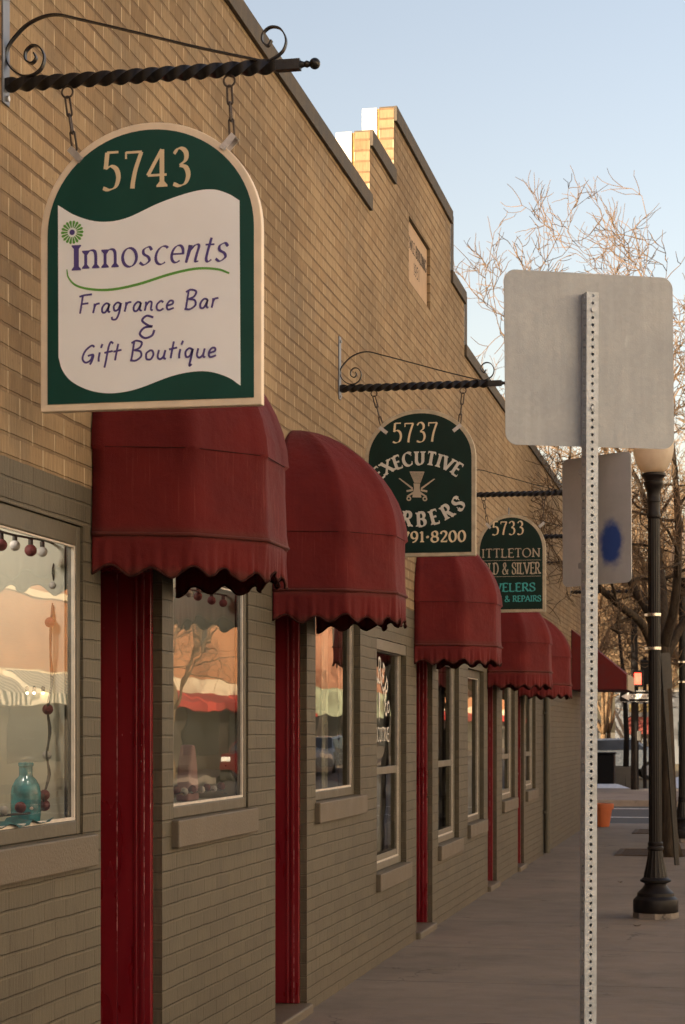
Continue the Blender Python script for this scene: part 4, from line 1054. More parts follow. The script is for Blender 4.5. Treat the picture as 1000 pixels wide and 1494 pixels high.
bt = thing('glass_bottle', 'speckled teal glass bottle standing in the nearest shop window', 'bottle', tuple(Vector((-.125, WY(38, -.125), 1.187))))
m = MB(); m.lathe([(.040, 0), (.048, .008), (.051, .03), (.051, .10), (.047, .125), (.036, .147), (.025, .158), (.023, .165), (.023, .192), (.026, .194), (.026, .205), (.022, .206), (.018, .19)], 28)
m.build('body', M['teal_glass'], bt, smooth=R(50))
m = MB(); m.lathe([(.0501, .05), (.0506, .052), (.0506, .09), (.0501, .092)], 28); m.build('speckled_band', M['teal_band'] if 'teal_band' in M else pm('pale_teal_band', (.25, .50, .52), .4, var=.6, scale=70), bt, smooth=True)
cb = MB(); n = 16; vs = []; rng = random.Random(9)
for i in range(n+1):
    for j in range(7):
        vs.append((-.28+.025*j+.006*rng.random(), 0+.62*i/n, .008+.007*math.sin(i*1.3+j)+.012*rng.random()))
cb.add(vs, [(i*7+j, i*7+j+1, (i+1)*7+j+1, (i+1)*7+j) for i in range(n) for j in range(6)])
o = cb.build('display_cloth', M['teal_cloth'], smooth=True, loc=(.13, 5.45, 1.187)); tag(o, 'dark teal cloth bunched under the bottle in the nearest window', 'cloth')
# pink bag on the second window's shelf
pg = MB(); c = on_x(272, 1160, -.3)
pg.prism([(-.09, 0), (.09, 0), (.055, .17), (.02, .25), (-.015, .25), (-.06, .16)], lambda a, b, t: (t, a, b), -.03, .03)
o = pg.build('gift_bag', M['pink'], loc=(-.17, WY(274, -.17), 1.187), bevel=.01); tag(o, 'pink cloth gift bag leaning in the second shop window', 'bag')
for k, (px, pyy, wk) in enumerate(((570, 1232, 3), (660, 1216, 4))):
    a, b, z0, z1, kd = WIN[wk]
    m = MB(); m.lathe([(.05, 0), (.09, .03), (.115, .11), (.10, .20), (.06, .26), (.045, .30), (.055, .33), (.05, .335), (.038, .30)], 24)
    o = m.build('ceramic_jar', M['jar'] if 'jar' in M else pm('grey_purple_glaze', (.16, .13, .16), .2, var=.3), smooth=R(50), loc=(-.11-.03, a+.55, z0+.06-.02)); 
    M['jar'] = o.data.materials[0]
    tag(o, 'grey glazed jar low in the barber shop sash window' if k == 0 else 'grey glazed jar low in the sash window beyond the barber sign door', 'jar')
    o.location.x = -.28
    s = MB(); s.box(-.42, -.125, a+.08, b-.08, z0+.0, z0+.035); s.build('window_board', M['room'], bld)

# ------------------------------------------------------------------ street sign post (seen from behind)
def perf_post(mb, H, w=.0445, r=.0056, pitch=.0254, c=(0, 0, 0)):
    n = int(H/pitch); h = w/2; g = pitch/2
    for fi in range(4):
        ca, sa = math.cos(fi*PI/2), math.sin(fi*PI/2)
        def P(u, z, t=0.0, ca=ca, sa=sa): return (c[0]+u*ca-(-h+t)*sa, c[1]+u*sa+(-h+t)*ca, c[2]+z)
        for i in range(n):
            zc = (i+.5)*pitch
            out = [(h, 0), (h, g), (0, g), (-h, g), (-h, 0), (-h, -g), (0, -g), (h, -g)]
            inn = [(r*math.cos(k*PI/4), r*math.sin(k*PI/4)) for k in range(8)]
            vs = [P(u, zc+z) for u, z in out]+[P(u, zc+z) for u, z in inn]+[P(u, zc+z, .003) for u, z in inn]
            fs = [(k, (k+1) % 8, 8+(k+1) % 8, 8+k) for k in range(8)]+[(8+k, 8+(k+1) % 8, 16+(k+1) % 8, 16+k) for k in range(8)]
            mb.add(vs, fs)
    return n*pitch
def plate(w_, h, r, t=.003, n=8):
    pts = []
    for cx, cz, a0 in ((w_/2-r, -h/2+r, -90), (w_/2-r, h/2-r, 0), (-w_/2+r, h/2-r, 90), (-w_/2+r, -h/2+r, 180)):
        pts += [(cx+r*math.cos(R(a0+90*i/n)), cz+r*math.sin(R(a0+90*i/n))) for i in range(n+1)]
    m = MB(); m.prism(pts, lambda a, b, c: (a, c, b), -t/2, t/2); return m
ZP = 6.68
pc = at_z(857.5, CYP, ZP)
PA = YAW+R(15)
post = thing('street_sign_post', 'perforated galvanised steel post with two sign plates seen from behind', 'sign post', (pc.x, pc.y, 0), PA)
post.rotation_euler = (0, R(.2), PA)
m = MB(); perf_post(m, 3.045); m.build('post', M['galv'], post)
fx = MB(); fx.box(-.055, .055, -.055, .055, -.02, .004); fx.build('post_sleeve', M['galv_dark'], post)
bc = at_z(858.5, 524, ZP)
pl1 = plate(.632, .606, .042).build('square_sign_plate', M['alu'], post); pl1.location = (.010, .026, 2.795); pl1.rotation_euler = (0, R(-.8), 0)
pl1['label'] = 'large square plate at the top of the post'
# second plate, turned sideways and fixed behind the post
pl2 = plate(.305, .46, .022).build('narrow_sign_plate', M['alu_blue'], post); pl2.location = (.082, .135, 2.25); pl2.rotation_euler = (0, R(-.6), R(-60)); pl2['label'] = 'narrow plate with a blue paint smear'
bb = MB()
for z in (2.62, 2.96):
    bb.lathe([(.011, 0), (.011, .004), (.0075, .005), (.0075, .011), (.003, .012)], 6, (0, 0, 0)) if False else None
    bb.add([(.008*math.cos(k*PI/3), -.0225, z+.008*math.sin(k*PI/3)) for k in range(6)]+[(.008*math.cos(k*PI/3), -.029, z+.008*math.sin(k*PI/3)) for k in range(6)],
           [(0, 1, 7, 6), (1, 2, 8, 7), (2, 3, 9, 8), (3, 4, 10, 9), (4, 5, 11, 10), (5, 0, 6, 11), (6, 7, 8, 9, 10, 11)])
bb.box(-.012, .012, .0235, .075, 2.07, 2.09); bb.box(-.012, .012, .0235, .075, 2.40, 2.42)
bb.build('bolt', M['galv'], post)

# ------------------------------------------------------------------ lamp posts
def lamp_post(loc, label):
    root = thing('street_lamp', label, 'street lamp', loc, 0, 'lamp posts along the kerb')
    m = MB(); m.lathe([(.20, -.02), (.205, .0), (.20, .045), (.19, .05)], 8); m.build('concrete_footing', M['kerbc'], root, bevel=.004)
    m = MB()
    m.lathe([(.195, .046), (.20, .055), (.20, .135), (.195, .15), (.175, .165), (.165, .175), (.162, .20), (.12, .235), (.098, .265), (.098, .275), (.135, .29), (.137, .305), (.120, .315), (.108, .325)], 40)
    fl_ = lambda k, z: 1-.07*(k % 2)
    m.lathe([(.107, .32), (.100, .36), (.084, .42), (.070, .49), (.062, .54)], 32, flute=fl_)
    m.lathe([(.066, .54), (.072, .55), (.072, .565), (.064, .575), (.068, .585), (.068, .60), (.060, .61)], 32)
    m.build('base', M['lamp_iron'], root, smooth=R(30))
    m = MB(); m.lathe([(.058, .60), (.055, 1.6), (.052, 3.2)], 32, flute=fl_); m.build('fluted_shaft', M['lamp_iron'], root, smooth=R(20))
    m = MB(); m.lathe([(.055, 3.2), (.062, 3.21), (.062, 3.235), (.054, 3.25), (.056, 3.33), (.062, 3.335), (.062, 3.35), (.056, 3.36), (.060, 3.41), (.078, 3.46), (.088, 3.475), (.088, 3.495), (.080, 3.50), (.084, 3.52), (.108, 3.545), (.108, 3.562), (.09, 3.568)], 32)
    m.build('capital', M['lamp_iron'], root, smooth=R(40))
    m = MB(); fr = lambda k, z: 1-.012*(k % 2)
    m.lathe([(.085, 3.567), (.125, 3.60), (.160, 3.66), (.178, 3.74), (.182, 3.82), (.170, 3.92), (.140, 4.03), (.10, 4.12), (.05, 4.17), (.03, 4.18)], 48, flute=fr)
    m.build('globe', M['globe'], root, smooth=R(40))
    m = MB(); m.lathe([(.03, 4.178), (.035, 4.19), (.02, 4.21), (.022, 4.23), (.006, 4.27)], 16); m.build('finial', M['lamp_iron'], root, smooth=True)
    for z in (2.16, 2.43):
        m = MB(); m.lathe([(.0585, z-.012), (.060, z-.011), (.060, z+.011), (.0585, z+.012)], 32); m.box(-.085, -.055, -.012, .012, z-.010, z+.010)
        m.build('steel_band', M['steel_band'], root)
    return root
lp = at_z(957, 1338, 15.4)
l1 = lamp_post((lp.x, lp.y, 0), 'brown-black fluted street lamp with frosted globe beside the sign plates')
l1.rotation_euler = (0, R(-.28), 0); l1.scale = (.90, .90, 1)
l2p = at_z(996, 1228, 26.0)
l2 = copy_tree(l1); l2.scale = (.90, .90, 1); l2.location = (l2p.x, l2p.y, 0); l2.rotation_euler = (0, 0, R(40)); l2['label'] = 'second fluted street lamp farther back, cut by the right edge beside the tree trunk'
# leaning post with a small sign behind the lamp
q = at_z(988, 1262, 21.4)
ln = thing('leaning_sign_post', 'thin leaning perforated post with small sign plate in front of the tree trunk', 'sign post', (q.x, q.y, 0), R(25))
ln.rotation_euler = (R(1.0), R(-4.6), R(22))
m = MB(); perf_post(m, 2.35, .045, .006, .0254); m.build('post', M['galv_dark'], ln)
pz = plate(.21, .40, .02).build('sign_plate', M['galv_dark'], ln); pz.location = (0, .026, 2.17)

# ------------------------------------------------------------------ trees (bare, late afternoon)
def grow(T, W, p, d, L, r, depth, rng, thr, up=.06, jit=.20, kids=(3, 5), fine=.0045):
    n = 5 if depth > 1 else 4; pts = [p]; dirs = []
    for i in range(n):
        d = (d+Vector((rng.gauss(0, jit), rng.gauss(0, jit), rng.gauss(0, jit)+up))).normalized()
        p = p+d*(L/n); pts.append(p); dirs.append(d)
    r1 = max(r*.55, fine*.6)
    rad = [r+(r1-r)*i/n for i in range(n+1)]
    (T if r > thr else W).tube(pts, rad, 7 if r > .045 else (5 if r > thr else 3), cap=False)
    if depth <= 0: return
    for k in range(rng.randint(*kids)):
        t = rng.uniform(.3, 1.0); i = min(int(t*n), n-1); q = pts[i]+(pts[i+1]-pts[i])*(t*n-i)
        ax = Vector((rng.gauss(0, 1), rng.gauss(0, 1), rng.gauss(0, 1))); dd = dirs[i]
        ax = (ax-dd*ax.dot(dd)).normalized(); an = R(rng.uniform(25, 70))
        nd = dd*math.cos(an)+ax*math.sin(an)
        grow(T, W, q, nd, L*rng.uniform(.52, .78), max(r1*rng.uniform(.55, .9), fine), depth-1, rng, thr, up, jit, kids, fine)
    grow(T, W, pts[-1], d, L*rng.uniform(.55, .75), max(r1*.9, fine), depth-1, rng, thr, up, jit, kids, fine)
def limb_path(pix):
    return [at_z(x, y, z) for x, y, z in pix]
def tree(name, label, base, limbs, seed, depth, tk, tw, fine=.0045, twigL=1.3, thr=.012, group=None, dens=3, jit=.27, kids=(3, 4)):
    """limbs: list of (points, r0, r1); the first is the trunk"""
    rng = random.Random(seed); root = thing(name, label, 'tree', base, 0, group); B = Vector(base)
    T, W = MB(), MB()
    for k, (pts, r0, r1) in enumerate(limbs):
        P = smooth_path([Vector(p)-B for p in pts], 5); n = len(P)
        rad = [r0+(r1-r0)*(i/(n-1))**.8 for i in range(n)]
        if k == 0: rad = [r*(1+.6*math.exp(-max(p.z, 0)/.12)) for r, p in zip(rad, P)]
        T.tube(P, rad, 12 if k == 0 else 8)
        if k == 0: continue
        tot = sum((P[i+1]-P[i]).length for i in range(n-1)); cnt = int(tot*dens)+2
        for c in range(cnt):
            t = .25+.75*(c+rng.random())/cnt; i = min(int(t*(n-1)), n-2); q = P[i]; dd = (P[i+1]-P[i]).normalized()
            ax = Vector((rng.gauss(0, 1), rng.gauss(0, 1), rng.gauss(0, .8))); ax = (ax-dd*ax.dot(dd)).normalized(); an = R(rng.uniform(25, 75))
            grow(T, W, q, dd*math.cos(an)+ax*math.sin(an), twigL*rng.uniform(.6, 1.15)*(1.1-.4*t), max(rad[i]*.5, fine*1.5), depth, rng, thr, .07, jit, kids, fine)
        grow(T, W, P[-1], (P[-1]-P[-2]).normalized(), twigL, r1, depth, rng, thr, .07, jit, kids, fine)
    T.build('trunk', tk, root, smooth=True); W.build('crown', tw, root)
    return root
# the street tree just beyond the lamp
base = at_z(976, 1250, 22.9); base.z = 0
tr = [at_z(976, 1250, 22.9), at_z(974, 1150, 22.9), at_z(971, 1050, 22.9), at_z(968, 985, 22.9), at_z(967, 940, 22.9)]
L = [(tr, .115, .085)]
L.append((limb_path([(968, 985, 22.9), (940, 915, 22.6), (905, 884, 22.2), (868, 848, 22.0), (846, 790, 21.9), (838, 730, 22.0)]), .065, .022))
L.append((limb_path([(967, 950, 22.9), (945, 890, 23.2), (922, 850, 23.5), (904, 780, 23.9), (893, 690, 24.2), (862, 590, 24.4), (838, 520, 24.3)]), .07, .018))
L.append((limb_path([(968, 945, 22.9), (985, 880, 22.6), (990, 780, 22.4), (984, 680, 22.1), (974, 590, 22.0), (966, 510, 22.2)]), .07, .014))
L.append((limb_path([(970, 960, 22.9), (1000, 905, 23.2), (1045, 850, 23.5), (1080, 740, 23.8), (1100, 620, 24)]), .065, .018))
L.append((limb_path([(967, 945, 22.9), (966, 860, 23.4), (958, 780, 23.9), (960, 690, 24.3), (942, 590, 24.6), (922, 500, 24.8)]), .075, .014))
L.append((limb_path([(958, 780, 23.9), (930, 700, 23.6), (890, 640, 23.3), (850, 570, 23.0), (800, 520, 22.9), (750, 470, 23.2)]), .035, .010))
tree('street_tree', 'bare branching street tree standing in a pavement grate behind the lamp', tuple(base), L, 11, 3, M['bark'], M['twig'], .0054, 1.0, .016, 'bare street trees', 2.2, kids=(2, 4))
# sunlit trees beyond the crossing
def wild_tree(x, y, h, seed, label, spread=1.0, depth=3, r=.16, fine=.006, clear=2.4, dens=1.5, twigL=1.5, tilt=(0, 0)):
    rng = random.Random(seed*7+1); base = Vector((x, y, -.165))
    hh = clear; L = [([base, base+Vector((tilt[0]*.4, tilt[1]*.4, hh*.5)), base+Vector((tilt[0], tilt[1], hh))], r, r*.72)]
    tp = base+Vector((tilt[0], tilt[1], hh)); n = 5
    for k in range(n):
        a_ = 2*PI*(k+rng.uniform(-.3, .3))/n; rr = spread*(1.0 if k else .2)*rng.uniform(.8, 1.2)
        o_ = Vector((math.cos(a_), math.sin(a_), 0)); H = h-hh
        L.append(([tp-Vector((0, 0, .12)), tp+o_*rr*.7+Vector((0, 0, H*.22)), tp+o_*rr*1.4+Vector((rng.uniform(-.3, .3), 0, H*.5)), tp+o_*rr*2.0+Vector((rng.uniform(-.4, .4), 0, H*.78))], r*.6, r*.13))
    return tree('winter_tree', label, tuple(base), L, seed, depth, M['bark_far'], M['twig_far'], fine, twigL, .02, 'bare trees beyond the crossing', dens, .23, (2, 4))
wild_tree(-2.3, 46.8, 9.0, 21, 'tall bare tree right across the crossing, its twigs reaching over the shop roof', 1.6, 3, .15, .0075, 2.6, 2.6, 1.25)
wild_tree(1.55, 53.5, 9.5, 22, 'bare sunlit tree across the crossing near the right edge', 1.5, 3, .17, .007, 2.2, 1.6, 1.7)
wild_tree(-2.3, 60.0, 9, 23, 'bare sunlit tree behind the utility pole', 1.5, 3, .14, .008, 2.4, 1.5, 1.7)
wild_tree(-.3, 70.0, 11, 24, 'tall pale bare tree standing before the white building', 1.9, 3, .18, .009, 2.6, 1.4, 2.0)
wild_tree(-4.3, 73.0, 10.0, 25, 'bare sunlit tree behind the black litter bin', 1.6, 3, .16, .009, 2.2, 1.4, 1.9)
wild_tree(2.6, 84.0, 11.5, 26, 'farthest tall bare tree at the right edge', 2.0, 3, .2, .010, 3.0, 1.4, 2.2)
wild_tree(2.15, 29.6, 6.6, 27, 'bare kerbside tree at the right edge behind the second lamp', 1.0, 3, .12, .0055, 2.3, 2.6, .85)
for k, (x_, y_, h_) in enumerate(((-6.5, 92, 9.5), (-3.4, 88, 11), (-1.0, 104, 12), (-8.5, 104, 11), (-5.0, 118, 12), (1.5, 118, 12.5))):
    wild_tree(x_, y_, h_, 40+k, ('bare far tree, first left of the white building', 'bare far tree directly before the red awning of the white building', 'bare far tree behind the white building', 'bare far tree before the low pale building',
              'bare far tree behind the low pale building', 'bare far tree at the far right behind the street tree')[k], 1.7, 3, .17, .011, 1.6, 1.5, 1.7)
sap = thing('sapling', 'thin dark sapling stem beside the utility pole', 'tree', tuple(Vector((*at_z(913, 1120, 56.0)[:2], -.165))))
m = MB(); m.tube([(0, 0, 0), (.03, 0, 1.5), (-.05, 0, 3.2), (-.25, 0, 5.0)], [.09, .08, .06, .03], 8); m.build('trunk', M['pole_wood'], sap, smooth=True)
W = MB(); rng = random.Random(4)
for k in range(9):
    z = 2.0+k*.35; a_ = k*2.4; grow(W, W, Vector((0, 0, z)), Vector((math.cos(a_), math.sin(a_), .6)).normalized(), 1.1, .02, 2, rng, .5, .05, .2, (2, 3), .007)
W.build('crown', M['pole_wood'], sap)

# ------------------------------------------------------------------ street furniture beyond
def grate(px, py, label, w_=1.25, d_=1.25):
    p = at_z(px, py, 4200.0/(py-CYP)); r = thing('tree_grate', label, 'tree grate', (p.x+w_/2, p.y+d_/2, 0), 0, 'tree grates in the pavement')
    m = MB()
    for a0, a1, b0, b1 in ((-w_/2, w_/2, -d_/2, -d_/2+.06), (-w_/2, w_/2, d_/2-.06, d_/2), (-w_/2, -w_/2+.06, -d_/2+.061, d_/2-.061), (w_/2-.06, w_/2, -d_/2+.061, d_/2-.061)): m.box(a0, a1, b0, b1, -.02, .014)
    m.build('frame', M['grate'], r)
    m = MB()
    for k in range(14):
        y = -d_/2+.09+k*(d_-.18)/13; m.box(-w_/2+.061, w_/2-.061, y-.025, y+.025, -.02, .008)
    m.build('slats', M['grate'], r); return r
grate(897, 1248.5, 'rusty iron tree grate around the street tree')
grate(922, 1216.5, 'second rusty tree grate farther along the pavement', 1.1, 1.1)
pt = at_z(878, 1206, 30.0)
pr_ = thing('flower_pot', 'orange terracotta flower pot at the end of the brick wall', 'flower pot', (pt.x, pt.y, 0))
m = MB(); m.lathe([(.115, 0), (.12, .01), (.165, .27), (.185, .272), (.19, .285), (.192, .355), (.185, .362), (.17, .36), (.165, .31)], 28); m.build('pot', M['terracotta'], pr_, smooth=R(40))
m = MB(); m.lathe([(.001, .315), (.168, .31)], 24); m.build('soil', M['soil'], pr_)
up = at_z(926.5, 1152, 48.8)
ut = thing('utility_pole', 'dark wooden utility pole across the crossing carrying a one way sign', 'pole', (up.x, up.y, -.005))
m = MB(); m.tube([(0, 0, 0), (0, 0, 2.5), (-.03, 0, 4.6)], [.105, .095, .085], 12); m.build('pole', M['pole_wood'], ut, smooth=R(50))
m = MB(); m.box(.06, .16, -.1, .02, 1.25, 1.5); m.build('meter_box', M['galv_dark'], ut, bevel=.01)
ow = on_y(930, 1016, up.y-.13)
sg = thing('one_way_sign', 'black and white ONE WAY sign with arrow pointing left on the utility pole', 'sign', (ow.x, ow.y, ow.z))
plate(.914, .305, .02, .006).build('board', M['sign_black'], sg)
def fo_(x, z, k): return (x, -.0045-.0001*k, z)
m = MB()
for (x0, x1, z0, z1) in ((-.445, .445, .132, .138), (-.445, .445, -.138, -.132), (-.445, -.439, -.132, .132), (.439, .445, -.132, .132)): m.add([fo_(x0, z0, 1), fo_(x1, z0, 1), fo_(x1, z1, 1), fo_(x0, z1, 1)], [(0, 1, 2, 3)])
m.add([fo_(-.40, 0, 1), fo_(-.20, -.11, 1), fo_(-.20, -.06, 1), fo_(.41, -.06, 1), fo_(.41, .06, 1), fo_(-.20, .06, 1), fo_(-.20, .11, 1)], [tuple(range(7))])
m.build('arrow', M['sign_white'], sg)
m = MB(); text_mesh(m, list('ONE WAY'), -.16, .38, -.042, .084, lambda x, z, k: (x, -.0075-.0001*k, z), wt=.16, thin=1, serif=False); m.build('lettering', M['sign_black'], sg)
sgp = on_y(931, 990, up.y-.22)
ts = thing('traffic_signal', 'small traffic signal showing red above the one way sign', 'traffic signal', (sgp.x, sgp.y, sgp.z))
m = MB(); m.box(-.14, .14, -.06, .10, -.21, .21); m.box(-.02, .02, .10, .22, .12, .16); m.build('housing', M['sign_black'], ts, bevel=.02)
m = MB(); m.box(-.09, .09, -.066, -.0605, -.15, .14); m.build('red_lens', M['red_light'], ts, bevel=.01)
m = MB(); m.box(-.125, .125, -.17, -.062, .165, .175); m.box(-.13, -.12, -.15, -.062, -.16, .164); m.box(.12, .13, -.15, -.062, -.16, .164); m.build('visor', M['sign_black'], ts)
s2p = on_y(941, 981, up.y+2.0)
ts2 = thing('side_signal', 'black traffic signal housing seen from the side beside the street lamp', 'traffic signal', (s2p.x, s2p.y, 0))
m = MB(); m.tube([(0, .05, -.02), (0, .05, s2p.z+.4)], .05, 10); m.build('pole', M['pole_wood'], ts2)
m = MB(); m.box(-.11, .11, -.14, -.01, s2p.z-.32, s2p.z+.32); m.build('housing', M['sign_black'], ts2, bevel=.03)
bn = at_z(877, 1143, 54.0)
bi = thing('litter_bin', 'square black litter bin across the crossing', 'litter bin', (bn.x, bn.y, -.168))
m = MB(); m.box(-.39, .39, -.39, .39, .04, 1.0); m.build('body', M['bin'], bi, bevel=.03)
m = MB(); m.box(-.42, .42, -.42, .42, 1.001, 1.06); m.build('lid', M['bin'], bi, bevel=.02)
m = MB(); 
for sx in (-1, 1):
    for sy in (-1, 1): m.box(sx*.33-.04, sx*.33+.04, sy*.33-.04, sy*.33+.04, 0, .039)
m.build('feet', M['bin'], bi)
wl0 = at_z(896, 1143, 56.0); wl1 = at_z(921, 1143, 56.0)
pb = thing('planter_box', 'pale concrete planter box right of the litter bin', 'planter', (wl0.x-.4, wl0.y, -.168))
m = MB(); m.box(0, wl1.x-wl0.x+.45, -.02, .9, 0, .62); m.build('box', M['pale_render'], pb, bevel=.02)
m = MB(); m.box(.05, wl1.x-wl0.x+.40, .03, .85, .621, .63); m.build('soil', M['soil'], pb)
def car(label, loc, rz, paint):
    r = thing('parked_car', label, 'car', loc, rz, 'parked cars')
    m = MB()
    prof = [(-2.1, .35), (-2.15, .62), (-2.0, .86), (-1.2, .93), (-.55, 1.38), (.75, 1.42), (1.45, 1.0), (2.1, .92), (2.15, .6), (2.1, .35)]
    lev = [(-.86, .96), (-.84, 1.0), (.84, 1.0), (.86, .96)]
    n = len(prof); vs = []
    for yy, s in ((-.86, .97), (-.80, 1.0), (.80, 1.0), (.86, .97)):
        for x, z in prof: vs.append((x*s, yy*(.80 if z > 1.2 else 1), .35+(z-.35)*s))
    fs = [tuple(range(n)), tuple(3*n+i for i in range(n))[::-1]]+[(k*n+i, (k+1)*n+i, (k+1)*n+(i+1) % n, k*n+(i+1) % n) for k in range(3) for i in range(n)]
    m.add(vs, fs); bd = m.build('body', paint, r, smooth=R(30), bevel=.03)
    g = MB()
    g.prism([(-.95, .99), (1.25, 1.02), (.72, 1.36), (-.50, 1.33)], lambda a_, b_, c_: (a_, c_*(.86 if b_ < 1.2 else .745), b_), -1.0, 1.0)
    g.build('side_windows', M['car_glass'], r)
    g = MB(); g.quad((-1.22, -.7, .96), (-1.22, .7, .96), (-.60, .58, 1.36), (-.60, -.58, 1.36)); g.quad((1.47, -.7, 1.01), (1.47, .7, 1.01), (.80, .58, 1.40), (.80, -.58, 1.40))
    g.build('windscreen', M['car_glass'], r)
    for x in (-1.35, 1.35):
        for y in (-.80, .80):
            wv = MB(); wv.lathe([(.02, -.1), (.30, -.1), (.32, -.06), (.32, .06), (.30, .1), (.02, .1)], 24); w_ = wv.build('wheel', M['rubber'], r, smooth=R(40)); w_.location = (x, y, .32); w_.rotation_euler = (R(90), 0, 0)
            hv = MB(); hv.lathe([(.01, -.108), (.18, -.105), (.20, -.101), (.20, .101), (.18, .105), (.01, .108)], 16); hv.build('hub_cap', M['galv'], w_)
    for y in (-.6, .6):
        hv = MB(); hv.box(-2.17, -2.08, y-.16, y+.16, .62, .76); hv.build('headlight', M['sign_white'], r, bevel=.02)
        hv = MB(); hv.box(2.07, 2.17, y-.18, y+.18, .64, .82); hv.build('tail_light', M['car_red'], r, bevel=.02)
    return r
cp_ = at_z(888, 1095, 66.0)
car('pale blue parked car beyond the litter bin', (cp_.x, cp_.y, -.165), R(8), M['car_paint'])
# far buildings
fb = thing('white_building', 'low white rendered building with red awning far beyond the trees', 'building', (-.2, 97, -.165))
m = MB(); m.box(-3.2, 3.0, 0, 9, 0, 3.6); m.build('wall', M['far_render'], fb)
m = MB(); m.box(-3.3, 3.1, -.12, 9.1, 3.601, 3.75); m.build('roof', M['roof'], fb)
for x in (.4, 2.0):
    m = MB(); m.box(x-.5, x+.5, -.03, .02, .9, 2.1); m.build('window', M['car_glass'], fb)
m = MB(); m.prism([(0, 2.35), (.9, 1.75), (.9, 1.5), (0, 1.5)], lambda a_, b_, c_: (c_, -.04-a_, b_), -2.6, -1.2); m.build('awning', pm('far_red_canvas', (.14, .03, .022), .8), fb)
m = MB(); m.box(-2.5, -1.3, -.1, -.035, 2.6, 3.0); m.build('fascia_board', pm('yellow_fascia', (.15, .12, .05), .6), fb)
fb2 = thing('pale_building', 'low pale grey building far left behind the black litter bin', 'building', (-11, 112, -.165))
m = MB(); m.box(-8, 5.2, 0, 9, 0, 2.2); m.build('wall', M['pale_render'], fb2)
m = MB(); m.box(-8.1, 5.3, -.1, 9.1, 2.201, 2.35); m.build('roof', M['roof'], fb2)
cbd = thing('corner_building', 'plain tan corner building across the side street, left of the crossing', 'building', (-15, 49, -.165), 0)
m = MB(); m.box(-10, 10.4, -4.6, 5, 0, 6.6); m.build('wall', M['brick'], cbd, boxuv=True)
m = MB(); m.box(-10.1, 10.5, -4.7, 5.1, 6.601, 6.8); m.build('coping', M['coping'], cbd)
# small things on the pavement
mc = at_z(714, 1503, 4200/437.0)
r = thing('utility_cover', 'round iron utility cover in the pavement at the bottom edge', 'manhole cover', (mc.x, mc.y, .001))
m = MB(); m.lathe([(.19, -.01), (.19, .004), (.165, .005), (.165, -.01)], 40); m.build('rim', M['grate'], r); m = MB(); m.lathe([(.001, -.008), (.162, -.008), (.162, .002), (.001, .003)], 40); m.build('cover', M['galv_dark'], r)
rng = random.Random(77)
for k, (px, py, lb) in enumerate(((905, 1288, 'curled dead leaf lying on the pavement left of the lamp base'), (930, 1352, 'small dead leaf lying just in front of the lamp base'))):
    p = at_z(px, py, 4200.0/(py-CYP)); m = MB(); vs = []
    for i in range(7):
        t = i/6; wd = .016*math.sin(PI*min(t*1.05, 1)); z = .003+.008*(t-.5)**2*4
        vs += [(-wd, (t-.5)*.06, z+.006), (0, (t-.5)*.06, z), (wd, (t-.5)*.06, z+.004)]
    m.add(vs, [(i*3+j, i*3+j+1, (i+1)*3+j+1, (i+1)*3+j) for i in range(6) for j in range(2)])
    o = m.build('dead_leaf', M['grate'], loc=(p.x, p.y, .001)); o.rotation_euler = (0, 0, k*1.2+.8); tag(o, lb, 'leaf')

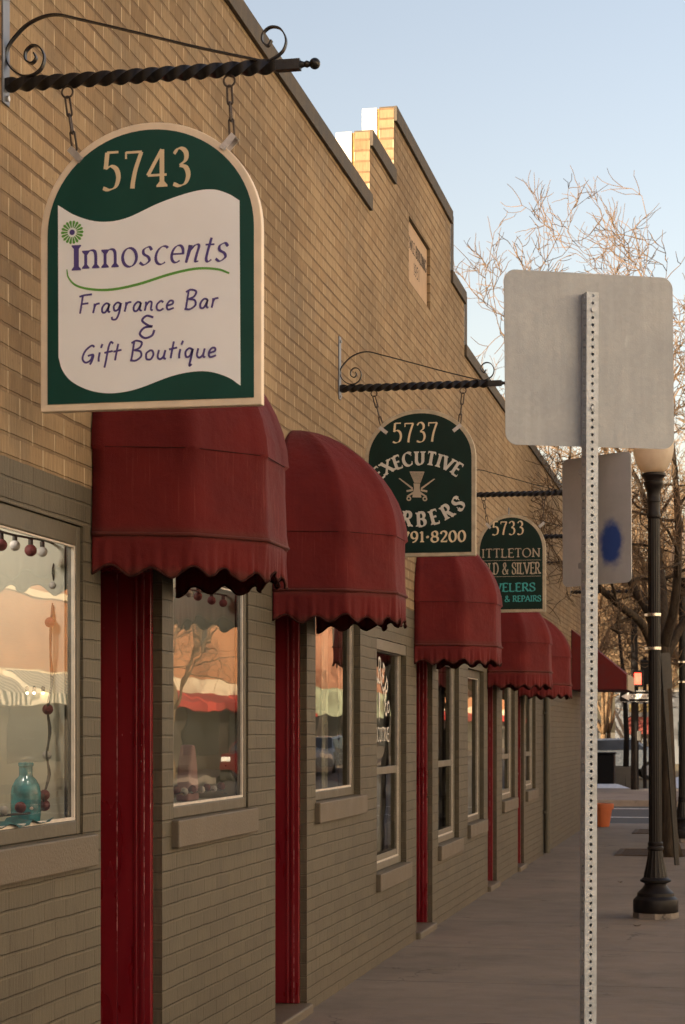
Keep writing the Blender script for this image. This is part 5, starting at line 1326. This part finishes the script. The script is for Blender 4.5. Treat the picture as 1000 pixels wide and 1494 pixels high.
# ------------------------------------------------------------------ the other side of the street (far shops seen in the window glass; the one opposite added for bounce)
def stripes():
    t = NT('striped_canvas'); s3 = t.sep(t.coord())
    k = t.mr(t.m1('ABSOLUTE', t.m1('SUBTRACT', t.m1('FRACT', t.m1('MULTIPLY', s3[1], 2.2)), .5)), .23, .27)
    t.bsdf(t.mix(k, (.74, .68, .56), (.10, .12, .10)), .8); return t.m
M['dark_front'] = pm('dark_shop_front', (.10, .085, .07), .7, var=.3, scale=1.5); M['stripe'] = stripes(); M['red_canvas'] = pm('red_canvas', (.40, .04, .03), .8, var=.1)
def shop(label, y0, y1, h, up_m, low_m, zs_, canvas, n):
    r = thing('shop_house', label, 'building', (17.0, (y0+y1)/2, 0), 0, 'shops across the street'); c = (y0+y1)/2
    m = MB(); m.box(0, 11, y0-c, y1-c, zs_, h); m.build('wall', up_m, r, boxuv=True)
    m = MB(); m.box(.02, 11, y0-c+.01, y1-c-.01, 2.301, zs_-.001); m.build('fascia', low_m, r, boxuv=True)
    m = MB(); m.box(.06, 11, y0-c+.02, y1-c-.02, 0, 2.3); m.build('shop_front', M['bounce_white_render'] if h > 10 else M['dark_front'], r, boxuv=True)
    m = MB(); m.box(-.12, 11.1, y0-c-.0, y1-c-.002, h+.001, h+.18); m.build('cornice', M['cream_wall'], r)
    for k in range(n):
        y = y0-c+(k+.5)*(y1-y0)/n; hw = (y1-y0)/n*.36
        m = MB(); m.box(-.01, .05, y-hw, y+hw, .6, 2.3); m.build('shop_window', M['car_glass'], r)
        if canvas: m = MB(); m.prism([(0, 3.15 if canvas is M['stripe'] else 2.9), (-1.2, 2.5), (-1.2, 2.2), (0, 2.2)][::-1], lambda a_, b_, c_: (a_-.005, c_, b_), y-hw*1.2, y+hw*1.2); m.build('awning', canvas, r)
        if h > 5.5:
            m = MB(); m.box(-.02, .05, y-.6, y+.6, h-2.0, h-.7); m.build('upper_window', M['car_glass'], r)
shop('orange brick shop with striped awnings on the corner across the street', 43, 60, 5.3, M['orange_brick'], M['cream_wall'], 3.2, M['stripe'], 3)
shop('orange brick shop with cream front and red awnings across the street', 60.02, 84, 6.4, M['orange_brick'], M['cream_wall'], 3.4, M['red_canvas'], 4)
shop('salmon brick shop with pale green front across the street', 84.02, 118, 7.4, M['salmon_brick'], M['mint_wall'], 3.6, None, 5)
shop('farthest orange brick shop with red awnings across the street', 118.02, 175, 7.0, M['orange_brick'], M['cream_wall'], 3.3, M['red_canvas'], 7)
shop('unseen building directly opposite, made tall and white to bounce light', -24, 30.5, 12.0, M['bounce_white_render'], M['bounce_white_render'], 3.3, M['stripe'], 7)  # unseen; height and whiteness chosen to bounce sunlight onto the facade
car('dark red car parked across the street', (13.0, 62, -.145), R(90), M['car_red'])
car('pale blue car parked across the street', (13.0, 72, -.145), R(90), M['car_paint'])
wild_tree(14.9, 58, 8.5, 31, 'bare kerbside tree across the street', 1.3, 2, .13, .008, 2.4, 1.8, 1.6)
